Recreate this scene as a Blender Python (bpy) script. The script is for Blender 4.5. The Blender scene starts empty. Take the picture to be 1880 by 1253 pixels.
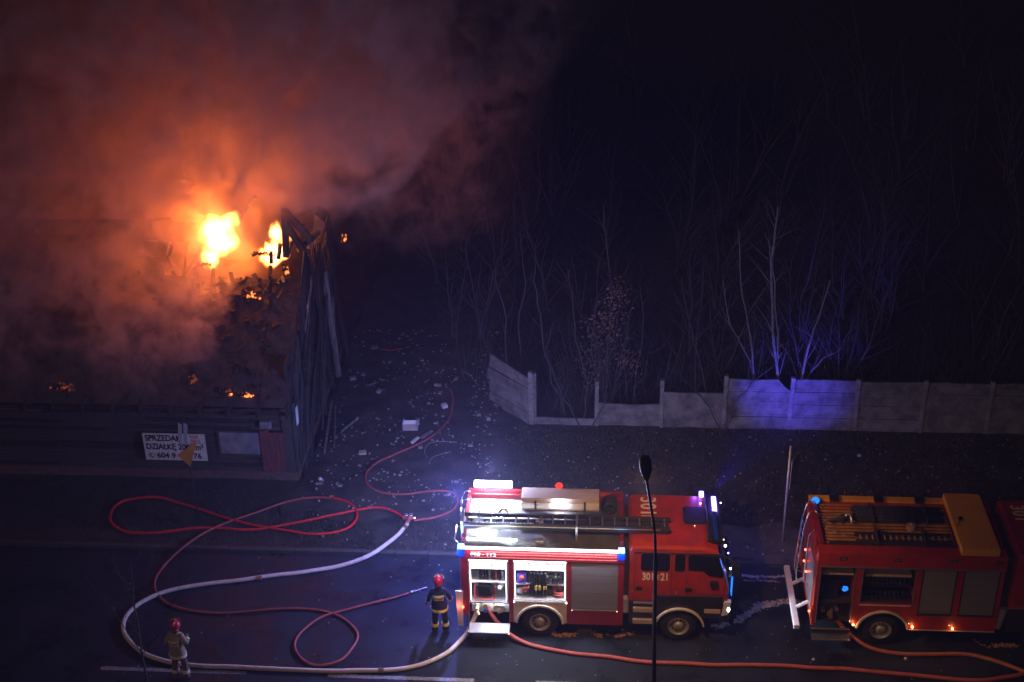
import bpy, bmesh, math, random
from mathutils import Vector, Matrix, noise
import numpy as np
R = random.Random(7)
S = bpy.context.scene
COL = S.collection
# ------------------------------------------------------------------ camera
F = 2611.0; CX, CY, H = 940.0, 626.5, 26.0
def _basis():
    n = Vector((80, 4700, F)).normalized()
    d = Vector((41400, 745, -F)); d -= n*d.dot(n); d.normalize()
    Z = -n; X = d; Y = Z.cross(X)
    # rows: world X,Y,Z expressed in (right,down,forward)
    return X, -(n.cross(X)) if False else Vector(np.cross(Z, X)), Z
AX, AY, AZ = _basis()
cam = bpy.data.objects.new('camera', bpy.data.cameras.new('camera')); COL.objects.link(cam)
cam.data.sensor_width = 36; cam.data.lens = F/1880*36
cam.data.clip_start = .3; cam.data.clip_end = 1500
right = Vector((AX.x, AY.x, AZ.x)); down = Vector((AX.y, AY.y, AZ.y)); fwd = Vector((AX.z, AY.z, AZ.z))
m = Matrix((right, -down, -fwd)).transposed().to_4x4(); m.translation = (0, 0, H)
cam.matrix_world = m
S.camera = cam
def ray(px, py):
    v = Vector((px-CX, py-CY, F)); return Vector((v.dot(AX), v.dot(AY), v.dot(AZ)))
def G(px, py, z=0.0):
    r = ray(px, py); t = (z-H)/r.z; return Vector((r.x*t, r.y*t, z))
def onY(px, py, y):
    r = ray(px, py); t = y/r.y; return Vector((r.x*t, y, H+r.z*t))
# ------------------------------------------------------------------ world, sun, exposure
W = bpy.data.worlds.new('World'); S.world = W; W.use_nodes = True
nt = W.node_tree; bgn = nt.nodes['Background']
sky = nt.nodes.new('ShaderNodeTexSky'); sky.sky_type = 'NISHITA'; sky.sun_disc = False
SUN_EL, SUN_ROT = math.radians(30), math.radians(206)
sky.sun_elevation = SUN_EL; sky.sun_rotation = SUN_ROT
tint = nt.nodes.new('ShaderNodeMix'); tint.data_type = 'RGBA'; tint.blend_type = 'MULTIPLY'; tint.inputs[0].default_value = 1; tint.inputs[7].default_value = (.62, .58, 1, 1)
nt.links.new(sky.outputs[0], tint.inputs[6]); nt.links.new(tint.outputs[2], bgn.inputs[0]); bgn.inputs[1].default_value = 0.0005
sd = bpy.data.lights.new('sun', 'SUN'); sd.energy = 0.21; sd.angle = math.radians(4); sd.color = (1, .60, .36)
so = bpy.data.objects.new('sun', sd); COL.objects.link(so)
sdir = Vector((math.sin(SUN_ROT)*math.cos(SUN_EL), math.cos(SUN_ROT)*math.cos(SUN_EL), math.sin(SUN_EL)))
so.rotation_euler = sdir.to_track_quat('Z', 'Y').to_euler(); so.location = (0, 0, 60)
vs = S.view_settings; vs.view_transform = 'Standard'; vs.look = 'None'; vs.gamma = 1; vs.use_curve_mapping = False; vs.exposure = 0
S.render.engine = 'CYCLES'
cy = S.cycles; cy.use_denoising = True; cy.volume_bounces = 2; cy.max_bounces = 6; cy.diffuse_bounces = 2; cy.glossy_bounces = 3
cy.transmission_bounces = 4; cy.transparent_max_bounces = 8; cy.sample_clamp_indirect = 3; cy.use_adaptive_sampling = True; cy.adaptive_threshold = .02
cy.caustics_reflective = False; cy.caustics_refractive = False; cy.volume_max_steps = 256; cy.time_limit = 900
# ------------------------------------------------------------------ materials
M = {}
def mat(name, col, rough=.5, metal=0., var=0., scale=3., bump=0., bscale=30., col2=None, coat=0., emit=None, es=0., stretch=None, trans=0., spec=None):
    m = bpy.data.materials.new(name); m.use_nodes = True; M[name] = m
    t = m.node_tree; b = t.nodes['Principled BSDF']
    c = tuple(col)+(1,)
    b.inputs['Base Color'].default_value = c; b.inputs['Roughness'].default_value = rough; b.inputs['Metallic'].default_value = metal
    b.inputs['Coat Weight'].default_value = coat
    if trans: b.inputs['Transmission Weight'].default_value = trans
    if spec is not None: b.inputs['Specular IOR Level'].default_value = spec
    if emit: b.inputs['Emission Color'].default_value = tuple(emit)+(1,); b.inputs['Emission Strength'].default_value = es
    tc = t.nodes.new('ShaderNodeTexCoord')
    src = tc.outputs['Object']
    if stretch:
        mp = t.nodes.new('ShaderNodeMapping'); mp.inputs['Scale'].default_value = stretch; t.links.new(src, mp.inputs[0]); src = mp.outputs[0]
    if var or col2:
        n = t.nodes.new('ShaderNodeTexNoise'); n.inputs['Scale'].default_value = scale; n.inputs['Detail'].default_value = 6; n.inputs['Roughness'].default_value = .65
        t.links.new(src, n.inputs['Vector'])
        mx = t.nodes.new('ShaderNodeMix'); mx.data_type = 'RGBA'
        rp = t.nodes.new('ShaderNodeMapRange'); rp.inputs[1].default_value = .35; rp.inputs[2].default_value = .65
        t.links.new(n.outputs[0], rp.inputs[0]); t.links.new(rp.outputs[0], mx.inputs[0])
        if col2: c1, c2 = c, tuple(col2)+(1,)
        else: c1 = tuple(x*(1-var) for x in col)+(1,); c2 = tuple(min(1, x*(1+var)) for x in col)+(1,)
        mx.inputs[6].default_value = c1; mx.inputs[7].default_value = c2
        t.links.new(mx.outputs[2], b.inputs['Base Color'])
        rr = t.nodes.new('ShaderNodeMapRange'); rr.inputs[3].default_value = max(.02, rough-.12); rr.inputs[4].default_value = min(1, rough+.12)
        t.links.new(n.outputs[0], rr.inputs[0]); t.links.new(rr.outputs[0], b.inputs['Roughness'])
    if bump:
        n2 = t.nodes.new('ShaderNodeTexNoise'); n2.inputs['Scale'].default_value = bscale; n2.inputs['Detail'].default_value = 5
        t.links.new(src, n2.inputs['Vector'])
        bp = t.nodes.new('ShaderNodeBump'); bp.inputs['Strength'].default_value = bump; bp.inputs['Distance'].default_value = .03
        t.links.new(n2.outputs[0], bp.inputs['Height']); t.links.new(bp.outputs[0], b.inputs['Normal'])
    return m
def emat(name, col, s):
    m = bpy.data.materials.new(name); m.use_nodes = True; M[name] = m
    t = m.node_tree; t.nodes.clear(); o = t.nodes.new('ShaderNodeOutputMaterial'); e = t.nodes.new('ShaderNodeEmission')
    e.inputs[0].default_value = tuple(col)+(1,); e.inputs[1].default_value = s; t.links.new(e.outputs[0], o.inputs[0]); return m
mat('asphalt', (.022, .026, .036), .55, var=.35, scale=.9, bump=.35, bscale=60, spec=.12)
mat('kerb', (.055, .053, .05), .8, var=.3, scale=6, bump=.4)
mat('paint_line', (.36, .36, .35), .6, col2=(.12, .12, .12), scale=14, bump=.2)
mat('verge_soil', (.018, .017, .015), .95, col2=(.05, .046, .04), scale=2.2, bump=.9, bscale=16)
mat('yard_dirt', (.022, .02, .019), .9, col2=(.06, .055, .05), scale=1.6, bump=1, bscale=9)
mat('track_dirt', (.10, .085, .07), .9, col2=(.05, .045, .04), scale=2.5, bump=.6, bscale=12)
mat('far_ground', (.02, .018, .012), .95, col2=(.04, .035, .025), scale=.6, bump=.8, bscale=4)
mat('grass', (.03, .036, .02), .8, col2=(.075, .068, .045), scale=2)
mat('dead_leaf', (.16, .10, .055), .8, col2=(.22, .16, .10), scale=8)
mat('concrete', (.24, .225, .21), .9, col2=(.085, .08, .075), scale=2.1, bump=.5, bscale=22)
mat('concrete_post', (.21, .20, .19), .9, var=.45, scale=8, bump=.4)
mat('bark', (.035, .031, .03), .9, col2=(.085, .075, .07), scale=9, bump=.5)
mat('birch_bark', (.24, .23, .22), .8, col2=(.12, .11, .10), scale=7, stretch=(1, 1, .7), bump=.3)
mat('old_wood', (.036, .031, .028), .85, col2=(.08, .07, .062), scale=3, stretch=(.4, 1, 5), bump=.7, bscale=20)
mat('pale_wood', (.40, .34, .31), .85, col2=(.09, .08, .07), scale=2.5, stretch=(3, 3, .5), bump=.5)
mat('charred', (.012, .011, .011), .75, col2=(.04, .035, .032), scale=5, bump=1, bscale=16)
mat('roofing', (.022, .02, .02), .75, col2=(.06, .05, .048), scale=1.8, bump=1, bscale=10)
mat('red_boards', (.22, .05, .045), .8, col2=(.09, .04, .04), scale=5, stretch=(3, 3, .5), bump=.5)
mat('grey_board', (.26, .25, .27), .7, col2=(.13, .125, .13), scale=2.4, bump=.2)
mat('plinth', (.16, .085, .06), .9, col2=(.07, .06, .055), scale=7, bump=1, bscale=18)
mat('banner', (.62, .60, .52), .6, var=.12, scale=2.5)
mat('ink_black', (.02, .02, .03), .6)
mat('ink_red', (.45, .10, .09), .6)
mat('sign_yellow', (.55, .25, .04), .5, var=.15)
mat('sign_back', (.50, .50, .52), .4, metal=.3, var=.1)
mat('paper', (.75, .74, .76), .7, var=.1)
mat('fire_red', (.46, .036, .009), .38, coat=.15, col2=(.28, .026, .010), scale=2.2)
mat('dark_red', (.25, .015, .02), .35, coat=.4, var=.15, scale=1.5)
mat('yellow_paint', (.88, .42, .006), .4, coat=.2, var=.1, scale=1.5)
mat('slat_ochre', (.46, .20, .03), .55, var=.3, scale=4)
mat('checker_plate', (.62, .63, .66), .35, metal=.55, var=.12, scale=5, bump=.5, bscale=45)
mat('alu', (.60, .61, .64), .32, metal=.85, var=.1, scale=4)
mat('alu_paint', (.68, .69, .72), .45, metal=.1, var=.08)
mat('roof_plate', (.075, .075, .085), .6, metal=.0, var=.25, scale=3, bump=.5, bscale=45)
mat('deck_dark', (.05, .042, .038), .6, metal=.3, var=.3, scale=5)
mat('shutter', (.27, .27, .31), .5, metal=.35, var=.08, scale=3, bump=.5, bscale=6, stretch=(.01, .01, 4))
mat('chest', (.46, .37, .30), .5, metal=.15, var=.1, scale=2)
mat('cream_paint', (.50, .42, .35), .5, var=.12, scale=4)
mat('white_trim', (.65, .60, .52), .5, var=.15, scale=6)
mat('black_plastic', (.018, .018, .02), .45, var=.2)
mat('rubber', (.014, .014, .015), .75, var=.3, scale=12, bump=.4)
mat('rim', (.42, .40, .37), .5, metal=.5, var=.25, scale=6)
mat('dark_glass', (.006, .007, .01), .06, coat=.5)
mat('chassis', (.03, .03, .032), .6, var=.3)
mat('lettering', (.80, .70, .55), .5)
mat('hose_white', (.68, .58, .49), .6, var=.1, scale=9, bump=.25, bscale=40)
mat('hose_red', (.66, .022, .018), .5, var=.15, scale=6, bump=.25, bscale=60)
mat('hose_pink', (.50, .11, .095), .6, var=.15, scale=6, bump=.25, bscale=60)
mat('hose_dull', (.36, .075, .06), .65, var=.2, scale=6, bump=.25, bscale=60)
mat('hose_rust', (.42, .12, .05), .6, var=.15, scale=6)
mat('brass', (.55, .42, .25), .35, metal=.8)
mat('sawdust', (.42, .22, .09), .95, var=.4, scale=14, bump=.8)
mat('foam', (.42, .38, .38), .9, var=.3, scale=10, bump=.8, bscale=25)
mat('debris_pale', (.42, .40, .40), .8, col2=(.18, .17, .17), scale=9)
mat('debris_dark', (.06, .05, .045), .9, col2=(.12, .1, .09), scale=9)
mat('tunic_navy', (.012, .014, .030), .85, var=.3, scale=14, bump=.4, bscale=25)
mat('tunic_sand', (.36, .28, .17), .85, var=.25, scale=14, bump=.4, bscale=25)
mat('tunic_sand_dark', (.17, .10, .085), .85, var=.25, scale=14, bump=.4, bscale=25)
mat('reflect', (.95, .80, .20), .35, var=.1)
mat('reflect_pale', (.92, .86, .55), .4, var=.1)
mat('boot', (.012, .012, .012), .5)
mat('glove', (.28, .06, .04), .8)
mat('skin', (.50, .30, .22), .55)
mat('helmet_red', (.50, .012, .015), .18, coat=.8)
mat('visor', (.25, .16, .05), .12, coat=.6)
mat('hair', (.03, .02, .015), .8)
mat('purple_crate', (.10, .06, .50), .5)
mat('lamp_dark', (.03, .03, .035), .5, var=.2)
mat('lamp_glass', (.25, .25, .27), .2)
mat('blue_lens', (.01, .05, .5), .15, coat=.5)
emat('led_white', (.82, .86, 1), 22)
emat('led_hot', (.85, .88, 1), 45)
emat('bay_light', (.85, .86, 1), 9)
emat('led_strip', (.86, .86, 1), 12)
emat('blue_light', (.06, .12, 1), 30)
emat('cyan_light', (.10, .42, 1), 14)
emat('blue_soft', (.02, .22, 1), 1.6)
emat('purple_light', (.14, .10, 1), 26)
emat('red_light', (1, .06, .03), 1.2)
emat('tail_red', (1, .12, .05), 8)
emat('amber_light', (1, .38, .10), 14)
emat('head_light', (1, .95, .85), 9)
emat('warm_dot', (1, .8, .5), 3)
# embers: hot cracks in charcoal
def ember_mat(name, s, thr=.52):
    m = mat(name, (.012, .011, .010), .9)
    t = m.node_tree; b = t.nodes['Principled BSDF']
    n = t.nodes.new('ShaderNodeTexNoise'); n.inputs['Scale'].default_value = 6; n.inputs['Detail'].default_value = 6
    tc = t.nodes.new('ShaderNodeTexCoord'); t.links.new(tc.outputs['Object'], n.inputs['Vector'])
    r = t.nodes.new('ShaderNodeMapRange'); r.inputs[1].default_value = thr; r.inputs[2].default_value = thr+.18; r.inputs[4].default_value = s
    t.links.new(n.outputs[0], r.inputs[0]); t.links.new(r.outputs[0], b.inputs['Emission Strength'])
    b.inputs['Emission Color'].default_value = (1, .20, .03, 1)
ember_mat('ember_hot', 5, .50); ember_mat('ember_dim', .16, .50); ember_mat('ember_mid', .30, .48)
for n_ in M['asphalt'].node_tree.nodes:
    if n_.type == 'MAP_RANGE' and n_.inputs[3].default_value > .3: n_.inputs[1].default_value = .38; n_.inputs[2].default_value = .62; n_.inputs[3].default_value = .20; n_.inputs[4].default_value = .72
# ------------------------------------------------------------------ helpers
class MB:
    def __init__(s): s.bm = bmesh.new()
    def box(s, x0, x1, y0, y1, z0, z1, rot=None, bev=0):
        c = Vector(((x0+x1)/2, (y0+y1)/2, (z0+z1)/2))
        r = bmesh.ops.create_cube(s.bm, size=1)
        mt = Matrix.Translation(c)@(rot.to_4x4() if rot else Matrix.Identity(4))@Matrix.Diagonal((abs(x1-x0), abs(y1-y0), abs(z1-z0), 1))
        bmesh.ops.transform(s.bm, matrix=mt, verts=r['verts'])
        if bev:
            es = list({e for v in r['verts'] for e in v.link_edges})
            bmesh.ops.bevel(s.bm, geom=es, offset=bev, segments=2, affect='EDGES', profile=.7)
        return s
    def bar(s, a, b, w, h=None):
        a, b = Vector(a), Vector(b); d = b-a; h = h or w
        r = bmesh.ops.create_cube(s.bm, size=1)
        q = d.to_track_quat('Z', 'Y').to_matrix().to_4x4()
        bmesh.ops.transform(s.bm, matrix=Matrix.Translation((a+b)/2)@q@Matrix.Diagonal((w, h, d.length, 1)), verts=r['verts']); return s
    def cyl(s, a, b, r0, r1=None, n=12, caps=True):
        a, b = Vector(a), Vector(b); d = b-a; r1 = r0 if r1 is None else r1
        r = bmesh.ops.create_cone(s.bm, cap_ends=caps, segments=n, radius1=r0, radius2=r1, depth=d.length)
        bmesh.ops.transform(s.bm, matrix=Matrix.Translation((a+b)/2)@d.to_track_quat('Z', 'Y').to_matrix().to_4x4(), verts=r['verts']); return s
    def sph(s, c, r, sc=(1, 1, 1), n=12, q=None):
        g = bmesh.ops.create_uvsphere(s.bm, u_segments=n, v_segments=max(6, n//2+2), radius=r)
        bmesh.ops.transform(s.bm, matrix=Matrix.Translation(c)@(q.to_4x4() if q else Matrix.Identity(4))@Matrix.Diagonal(tuple(sc)+(1,)), verts=g['verts']); return s
    def tube(s, pts, r, n=8, closed=False):
        pts = [Vector(p) for p in pts]; rs = r if hasattr(r, '__len__') else [r]*len(pts)
        rings = []; N = len(pts); up = Vector((0, 0, 1))
        for i, p in enumerate(pts):
            a = pts[(i-1) % N] if (i or closed) else p; b = pts[(i+1) % N] if (i < N-1 or closed) else p
            d = (b-a)
            if d.length < 1e-6: d = Vector((0, 0, 1))
            d.normalize()
            u = up if abs(d.z) < .9 else Vector((1, 0, 0))
            e1 = d.cross(u).normalized(); e2 = e1.cross(d)
            rings.append([s.bm.verts.new(p+(e1*math.cos(t)+e2*math.sin(t))*rs[i]) for t in [2*math.pi*k/n for k in range(n)]])
        for i in range(N if closed else N-1):
            A, B = rings[i], rings[(i+1) % N]
            for k in range(n):
                try: s.bm.faces.new((A[k], A[(k+1) % n], B[(k+1) % n], B[k]))
                except ValueError: pass
        if not closed:
            for rg in (rings[0], rings[-1]):
                try: s.bm.faces.new(rg)
                except ValueError: pass
        return s
    def ring(s, c, R0, r, axis='y', n=24, k=8):
        pts = []
        for i in range(n):
            a = 2*math.pi*i/n; ca, sa = math.cos(a)*R0, math.sin(a)*R0
            pts.append(Vector(c)+Vector({'y': (ca, 0, sa), 'z': (ca, sa, 0), 'x': (0, ca, sa)}[axis]))
        return s.tube(pts, r, k, True)
    def prism(s, poly, y0, y1, ax='y'):   # poly in (x,z), extruded along y
        def P(p, y): return (p[0], y, p[1]) if ax == 'y' else ((y, p[0], p[1]) if ax == 'x' else (p[0], p[1], y))
        A = [s.bm.verts.new(P(p, y0)) for p in poly]; B = [s.bm.verts.new(P(p, y1)) for p in poly]
        s.bm.faces.new(A); s.bm.faces.new(B[::-1]); n = len(poly)
        for i in range(n): s.bm.faces.new((A[i], B[i], B[(i+1) % n], A[(i+1) % n]))
        return s
    def quad(s, *ps):
        s.bm.faces.new([s.bm.verts.new(p) for p in ps]); return s
    def build(s, name, m, parent=None, origin=(0, 0, 0), smooth=False, bev=0, off=(0, 0, 0)):
        bmesh.ops.recalc_face_normals(s.bm, faces=s.bm.faces)
        if bev: bmesh.ops.bevel(s.bm, geom=list(s.bm.edges), offset=bev, segments=2, affect='EDGES', profile=.7, clamp_overlap=True)
        if any(origin): bmesh.ops.translate(s.bm, verts=s.bm.verts, vec=-Vector(origin))
        me = bpy.data.meshes.new(name); s.bm.to_mesh(me); s.bm.free()
        if smooth: me.polygons.foreach_set('use_smooth', [True]*len(me.polygons))
        o = bpy.data.objects.new(name, me); COL.objects.link(o); o.location = Vector(origin)+Vector(off)
        for mm in (m if isinstance(m, (list, tuple)) else [m]): me.materials.append(M[mm])
        if parent: o.parent = parent
        return o
def tag(o, label=None, cat=None, group=None, kind=None):
    if label: o['label'] = label
    if cat: o['category'] = cat
    if group: o['group'] = group
    if kind: o['kind'] = kind
    return o
def empty(name, loc=(0, 0, 0), label=None, cat=None, group=None, rz=0):
    o = bpy.data.objects.new(name, None); COL.objects.link(o); o.location = loc; o.rotation_euler.z = rz; o.empty_display_size = .2
    return tag(o, label, cat, group)
def struct(o): o['kind'] = 'structure'; return o
def text(name, s, size, m, parent, loc, rot, sx=1., bold=0., depth=.004, align='CENTER', kern=1.):
    cu = bpy.data.curves.new('lettering', 'FONT'); cu.body = s; cu.size = size; cu.extrude = depth; cu.offset = bold; cu.align_x = align; cu.align_y = 'CENTER'; cu.space_character = kern
    t = bpy.data.objects.new('tmp', cu); me = bpy.data.meshes.new_from_object(t); bpy.data.objects.remove(t)
    me.transform(Matrix.Diagonal((sx, 1, 1, 1)))
    me.materials.clear(); me.materials.append(M[m])
    o = bpy.data.objects.new(name, me); COL.objects.link(o); o.location = loc; o.rotation_euler = rot
    if parent: o.parent = parent
    return o
def lamp(kind, loc, e, col, parent=None, size=.2, target=None, spot=60, sy=None):
    l = bpy.data.lights.new('glow', kind); l.energy = e; l.color = col
    if kind == 'AREA':
        l.size = size
        if sy: l.shape = 'RECTANGLE'; l.size_y = sy
    elif kind in ('POINT', 'SPOT'): l.shadow_soft_size = size
    if kind == 'SPOT': l.spot_size = math.radians(spot); l.spot_blend = .5
    o = bpy.data.objects.new('glow', l); COL.objects.link(o); o.location = loc
    if target is not None: o.rotation_euler = (Vector(target)-Vector(loc)).to_track_quat('-Z', 'Y').to_euler()
    if parent: o.parent = parent
    return o
def grid_sheet(name, m, x0, x1, y0, y1, z, nx, ny, amp=0, edge=None, fs=.8, parent=None):
    b = MB(); V = []
    for j in range(ny+1):
        row = []
        for i in range(nx+1):
            x = x0+(x1-x0)*i/nx; y = y0+(y1-y0)*j/ny
            if edge and j in (0, ny): y += edge*noise.noise(Vector((x*.9, j, 3.3)))
            if edge and i in (0, nx): x += edge*noise.noise(Vector((i, y*.9, 5.3)))
            inner = 1 if 0 < i < nx and 0 < j < ny else 0
            row.append(b.bm.verts.new((x, y, z+inner*amp*max(0, noise.noise(Vector((x*fs, y*fs, 1.7)))+.3))))
        V.append(row)
    for j in range(ny):
        for i in range(nx): b.bm.faces.new((V[j][i], V[j][i+1], V[j+1][i+1], V[j+1][i]))
    return b.build(name, m, parent, smooth=True)
# ------------------------------------------------------------------ ground and road
struct(grid_sheet('ground', 'far_ground', -300, 300, -150, 600, -.02, 4, 4))
struct(grid_sheet('road', 'asphalt', -80, 80, 22.0, 33.42, 0, 8, 2))
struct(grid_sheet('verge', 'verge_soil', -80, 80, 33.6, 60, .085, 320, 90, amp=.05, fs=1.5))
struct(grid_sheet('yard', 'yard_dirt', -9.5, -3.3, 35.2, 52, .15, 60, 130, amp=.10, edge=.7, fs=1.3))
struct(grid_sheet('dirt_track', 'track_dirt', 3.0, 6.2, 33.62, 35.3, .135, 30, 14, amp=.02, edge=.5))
kerb = empty('kerb', (0, 33.5, 0)); struct(kerb)
km = None
for i in range(44):
    if km is None:
        km = MB().box(-.49, .49, -.075, .075, -.05, .12, bev=.012).build('kerb_stone', 'kerb', kerb); o = km
    else:
        o = km.copy(); COL.objects.link(o); o.parent = kerb
    o.location = (-22+i+.5, R.uniform(-.006, .006), R.uniform(-.01, .01)); o.rotation_euler.z = R.uniform(-.006, .006)
for i, (a, b_) in enumerate(((180, 450), (600, 870), (983, 1060))):
    A, B = G(a, 1239+(a-180)*.021), G(b_, 1239+(b_-180)*.021)
    bmk = MB()
    n = 40
    V = [[bmk.bm.verts.new((A.x+(B.x-A.x)*k/n+(R.uniform(-.01, .01)), 28.27+s*.065+R.uniform(-.008, .008), .004)) for k in range(n+1)] for s in (-1, 1)]
    for k in range(n): bmk.bm.faces.new((V[0][k], V[0][k+1], V[1][k+1], V[1][k]))
    struct(bmk.build('road_marking', 'paint_line'))
# grass: short blades on the verge
def blades(name, m, n, fn, h0, h1, w, label):
    rs = np.random.RandomState(3); vs = []; fs = []
    k = 0
    while k < n:
        x, y, ok = fn(rs)
        if not ok: continue
        a = rs.uniform(0, 6.28); h = rs.uniform(h0, h1); dx, dy = math.cos(a)*w, math.sin(a)*w; lx, ly = rs.normal(0, h*.5, 2)
        vs += [(x-dx, y-dy, .09), (x+dx, y+dy, .09), (x+lx, y+ly, .11+h)]; fs.append((3*k, 3*k+1, 3*k+2)); k += 1
    me = bpy.data.meshes.new(name); me.from_pydata(vs, [], fs); me.materials.append(M[m]); o = bpy.data.objects.new(name, me); COL.objects.link(o)
    return tag(o, label, 'grass', kind='stuff')
def gf(rs):
    x = rs.uniform(-9, 16); y = rs.uniform(33.65, 40.7)
    d = noise.noise(Vector((x*.8, y*.8, 0)))
    ok = d > -.25 and not (x < -3.6+.5*d and y > 35.4+d) and not (3.2 < x < 6 and y < 35.2)
    return x, y, ok
blades('grass', 'grass', 60000, gf, .03, .13, .012, 'short brownish grass covering the verge below the concrete fence')
blades('roadside_grass', 'grass', 12000, lambda rs: (rs.uniform(-21, -9), rs.uniform(33.65, 36.7), True), .03, .10, .012, 'thin dark grass strip in front of the wooden house')
def leaves(name, n, fn, label, s0=.03, s1=.07, m='dead_leaf'):
    rs = np.random.RandomState(11); vs = []; fs = []
    for k in range(n):
        p = Vector(fn(rs)); a = Vector(rs.normal(0, 1, 3)).normalized(); b = a.orthogonal().normalized(); c = a.cross(b); s = rs.uniform(s0, s1)
        vs += [p-b*s, p+c*s*.6, p+b*s, p-c*s*.6]; fs.append((4*k, 4*k+1, 4*k+2, 4*k+3))
    me = bpy.data.meshes.new(name); me.from_pydata([tuple(v) for v in vs], [], fs); me.materials.append(M[m]); o = bpy.data.objects.new(name, me); COL.objects.link(o)
    if label: tag(o, label, 'leaves', kind='stuff')
    return o
leaves('fallen_leaves', 1600, lambda rs: (rs.uniform(-5, 15), rs.uniform(33.8, 40.7), rs.uniform(.14, .2)), 'dry fallen leaves scattered over the grass verge', .02, .05)
# ------------------------------------------------------------------ fence
posts = [-2.35, -.13, 2.05, 4.14, 6.30, 8.48, 10.63, 12.78, 14.93, 17.1]
FY = 40.78
heights = {0: [.28], 1: [.45, .47], 2: [.45, .95], 3: [.5, .5, .47, .47], 4: [.5, .5, .47, .47], 5: [.5, .5, .47, .45], 6: [.5, .5, .5, .42], 7: [.5, .5, .5, .42], 8: [.5, .5, .5, .42]}
fence = empty('concrete_fence', (7, FY, .08), 'long grey precast concrete plank fence, crumbling at its left end', 'fence')
for i, px in enumerate(posts):
    h = [2.05, 1.75, 1.85, 2.08, 2.02, 2.0, 2.0, 2.0, 2.0, 2.0][i]
    q = Matrix.Rotation(R.uniform(-.02, .02), 3, 'Y')
    MB().box(-.065, .065, -.075, .075, -.1, h, rot=None, bev=.012).build('fence_post', 'concrete_post', fence, off=(px-7, R.uniform(-.02, .02), 0)).rotation_euler.y = R.uniform(-.018, .018)
for i, hs in heights.items():
    z = 0; x0 = posts[i]+.05-7; x1 = posts[i+1]-.05-7
    for k, h in enumerate(hs):
        b = MB(); n = 10; top = []; bot = []
        last = k == len(hs)-1
        for j in range(n+1):
            t = j/n; x = x0+(x1-x0)*t; zt = z+h-.008
            if last:
                zt += .035*noise.noise(Vector((x*1.3, i, 0)))
                if i == 1: zt -= .05*math.sin(t*3)
                if i == 3 and t > .85: zt -= .40*min(1, (t-.85)/.08)
            top.append((x, zt)); bot.append((x, z+.008))
        b.prism(bot+top[::-1], -.03, .03)
        b.box(x0+.08, x1-.08, -.042, -.03, z+.06, z+.10)
        o = b.build('fence_plank', 'concrete', fence, off=(0, R.uniform(-.02, .02), 0)); o.rotation_euler.x = R.uniform(-.02, .02)
        z += h
# the knocked-back bay at the left
bk = empty('broken_fence_panel', (-2.42, FY, .05), 'tilted broken concrete fence panel swung back beside the yard', 'fence panel', rz=math.radians(136))
for k in range(4):
    L = [2.0, 2.0, 2.05, 2.0][k]
    o = MB().prism([(0, .48*k), (L, .48*k+.03), (L-.03*k, .48*k+.47+.04*(k == 3)), (0, .48*k+.465-.10*(k == 3))], -.03, .03).build('fence_plank', 'concrete', bk)
    o.rotation_euler = (R.uniform(-.015, .015), R.uniform(-.008, .008), R.uniform(-.015, .015))
MB().box(-.07, .07, -.08, .08, -.1, 2.02, bev=.012).build('fence_post', 'concrete_post', bk, off=(-.1, -.13, 0))
# ------------------------------------------------------------------ trees
def grow(b, p, d, r, L, depth, rr, n=4, twig=True):
    pts = [Vector(p)]; rs = [r]; d = Vector(d).normalized(); seg = max(3, int(L/.45))
    for i in range(seg):
        d = (d+Vector((rr.gauss(0, .09), rr.gauss(0, .09), rr.gauss(.02, .05)))).normalized()
        pts.append(pts[-1]+d*L/seg); rs.append(max(.003, r*(1-(i+1)/seg*.85)))
    b.tube(pts, rs, n)
    if depth > 0:
        for i in range(1, seg+1):
            for _ in range(2 if depth > 1 else 1):
                if rr.random() < .75:
                    a = rr.uniform(0, 6.28); dd = (pts[min(i, seg)]-pts[i-1]).normalized()
                    side = Vector((math.cos(a), math.sin(a), 0)); nd = dd*rr.uniform(.6, 1)+side*rr.uniform(.35, .8)
                    grow(b, pts[i], nd, max(.004, rs[i]*.55), L*rr.uniform(.18, .42), depth-1, rr, 3)
def path_branch(b, pts, r, rr):
    rs = [max(.005, r*(1-i/(len(pts))*.8)) for i in range(len(pts))]
    fine = []; fr = []
    for i in range(len(pts)-1):
        for k in range(3):
            t = k/3; fine.append(pts[i].lerp(pts[i+1], t)+Vector((rr.gauss(0, .02), rr.gauss(0, .03), 0))); fr.append(rs[i]+(rs[i+1]-rs[i])*t)
    fine.append(pts[-1]); fr.append(rs[-1]); b.tube(fine, fr, 5)
    for i in range(2, len(fine)):
        for _ in range(2):
            if rr.random() < .7:
                a = rr.uniform(0, 6.28)
                grow(b, fine[i], Vector((math.cos(a)*.6, math.sin(a)*.6, rr.uniform(.5, 1.1))), max(.004, fr[i]*.4), rr.uniform(.4, 1.5), 1, rr, 3)
GT = 'bare saplings behind the concrete fence'
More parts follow.
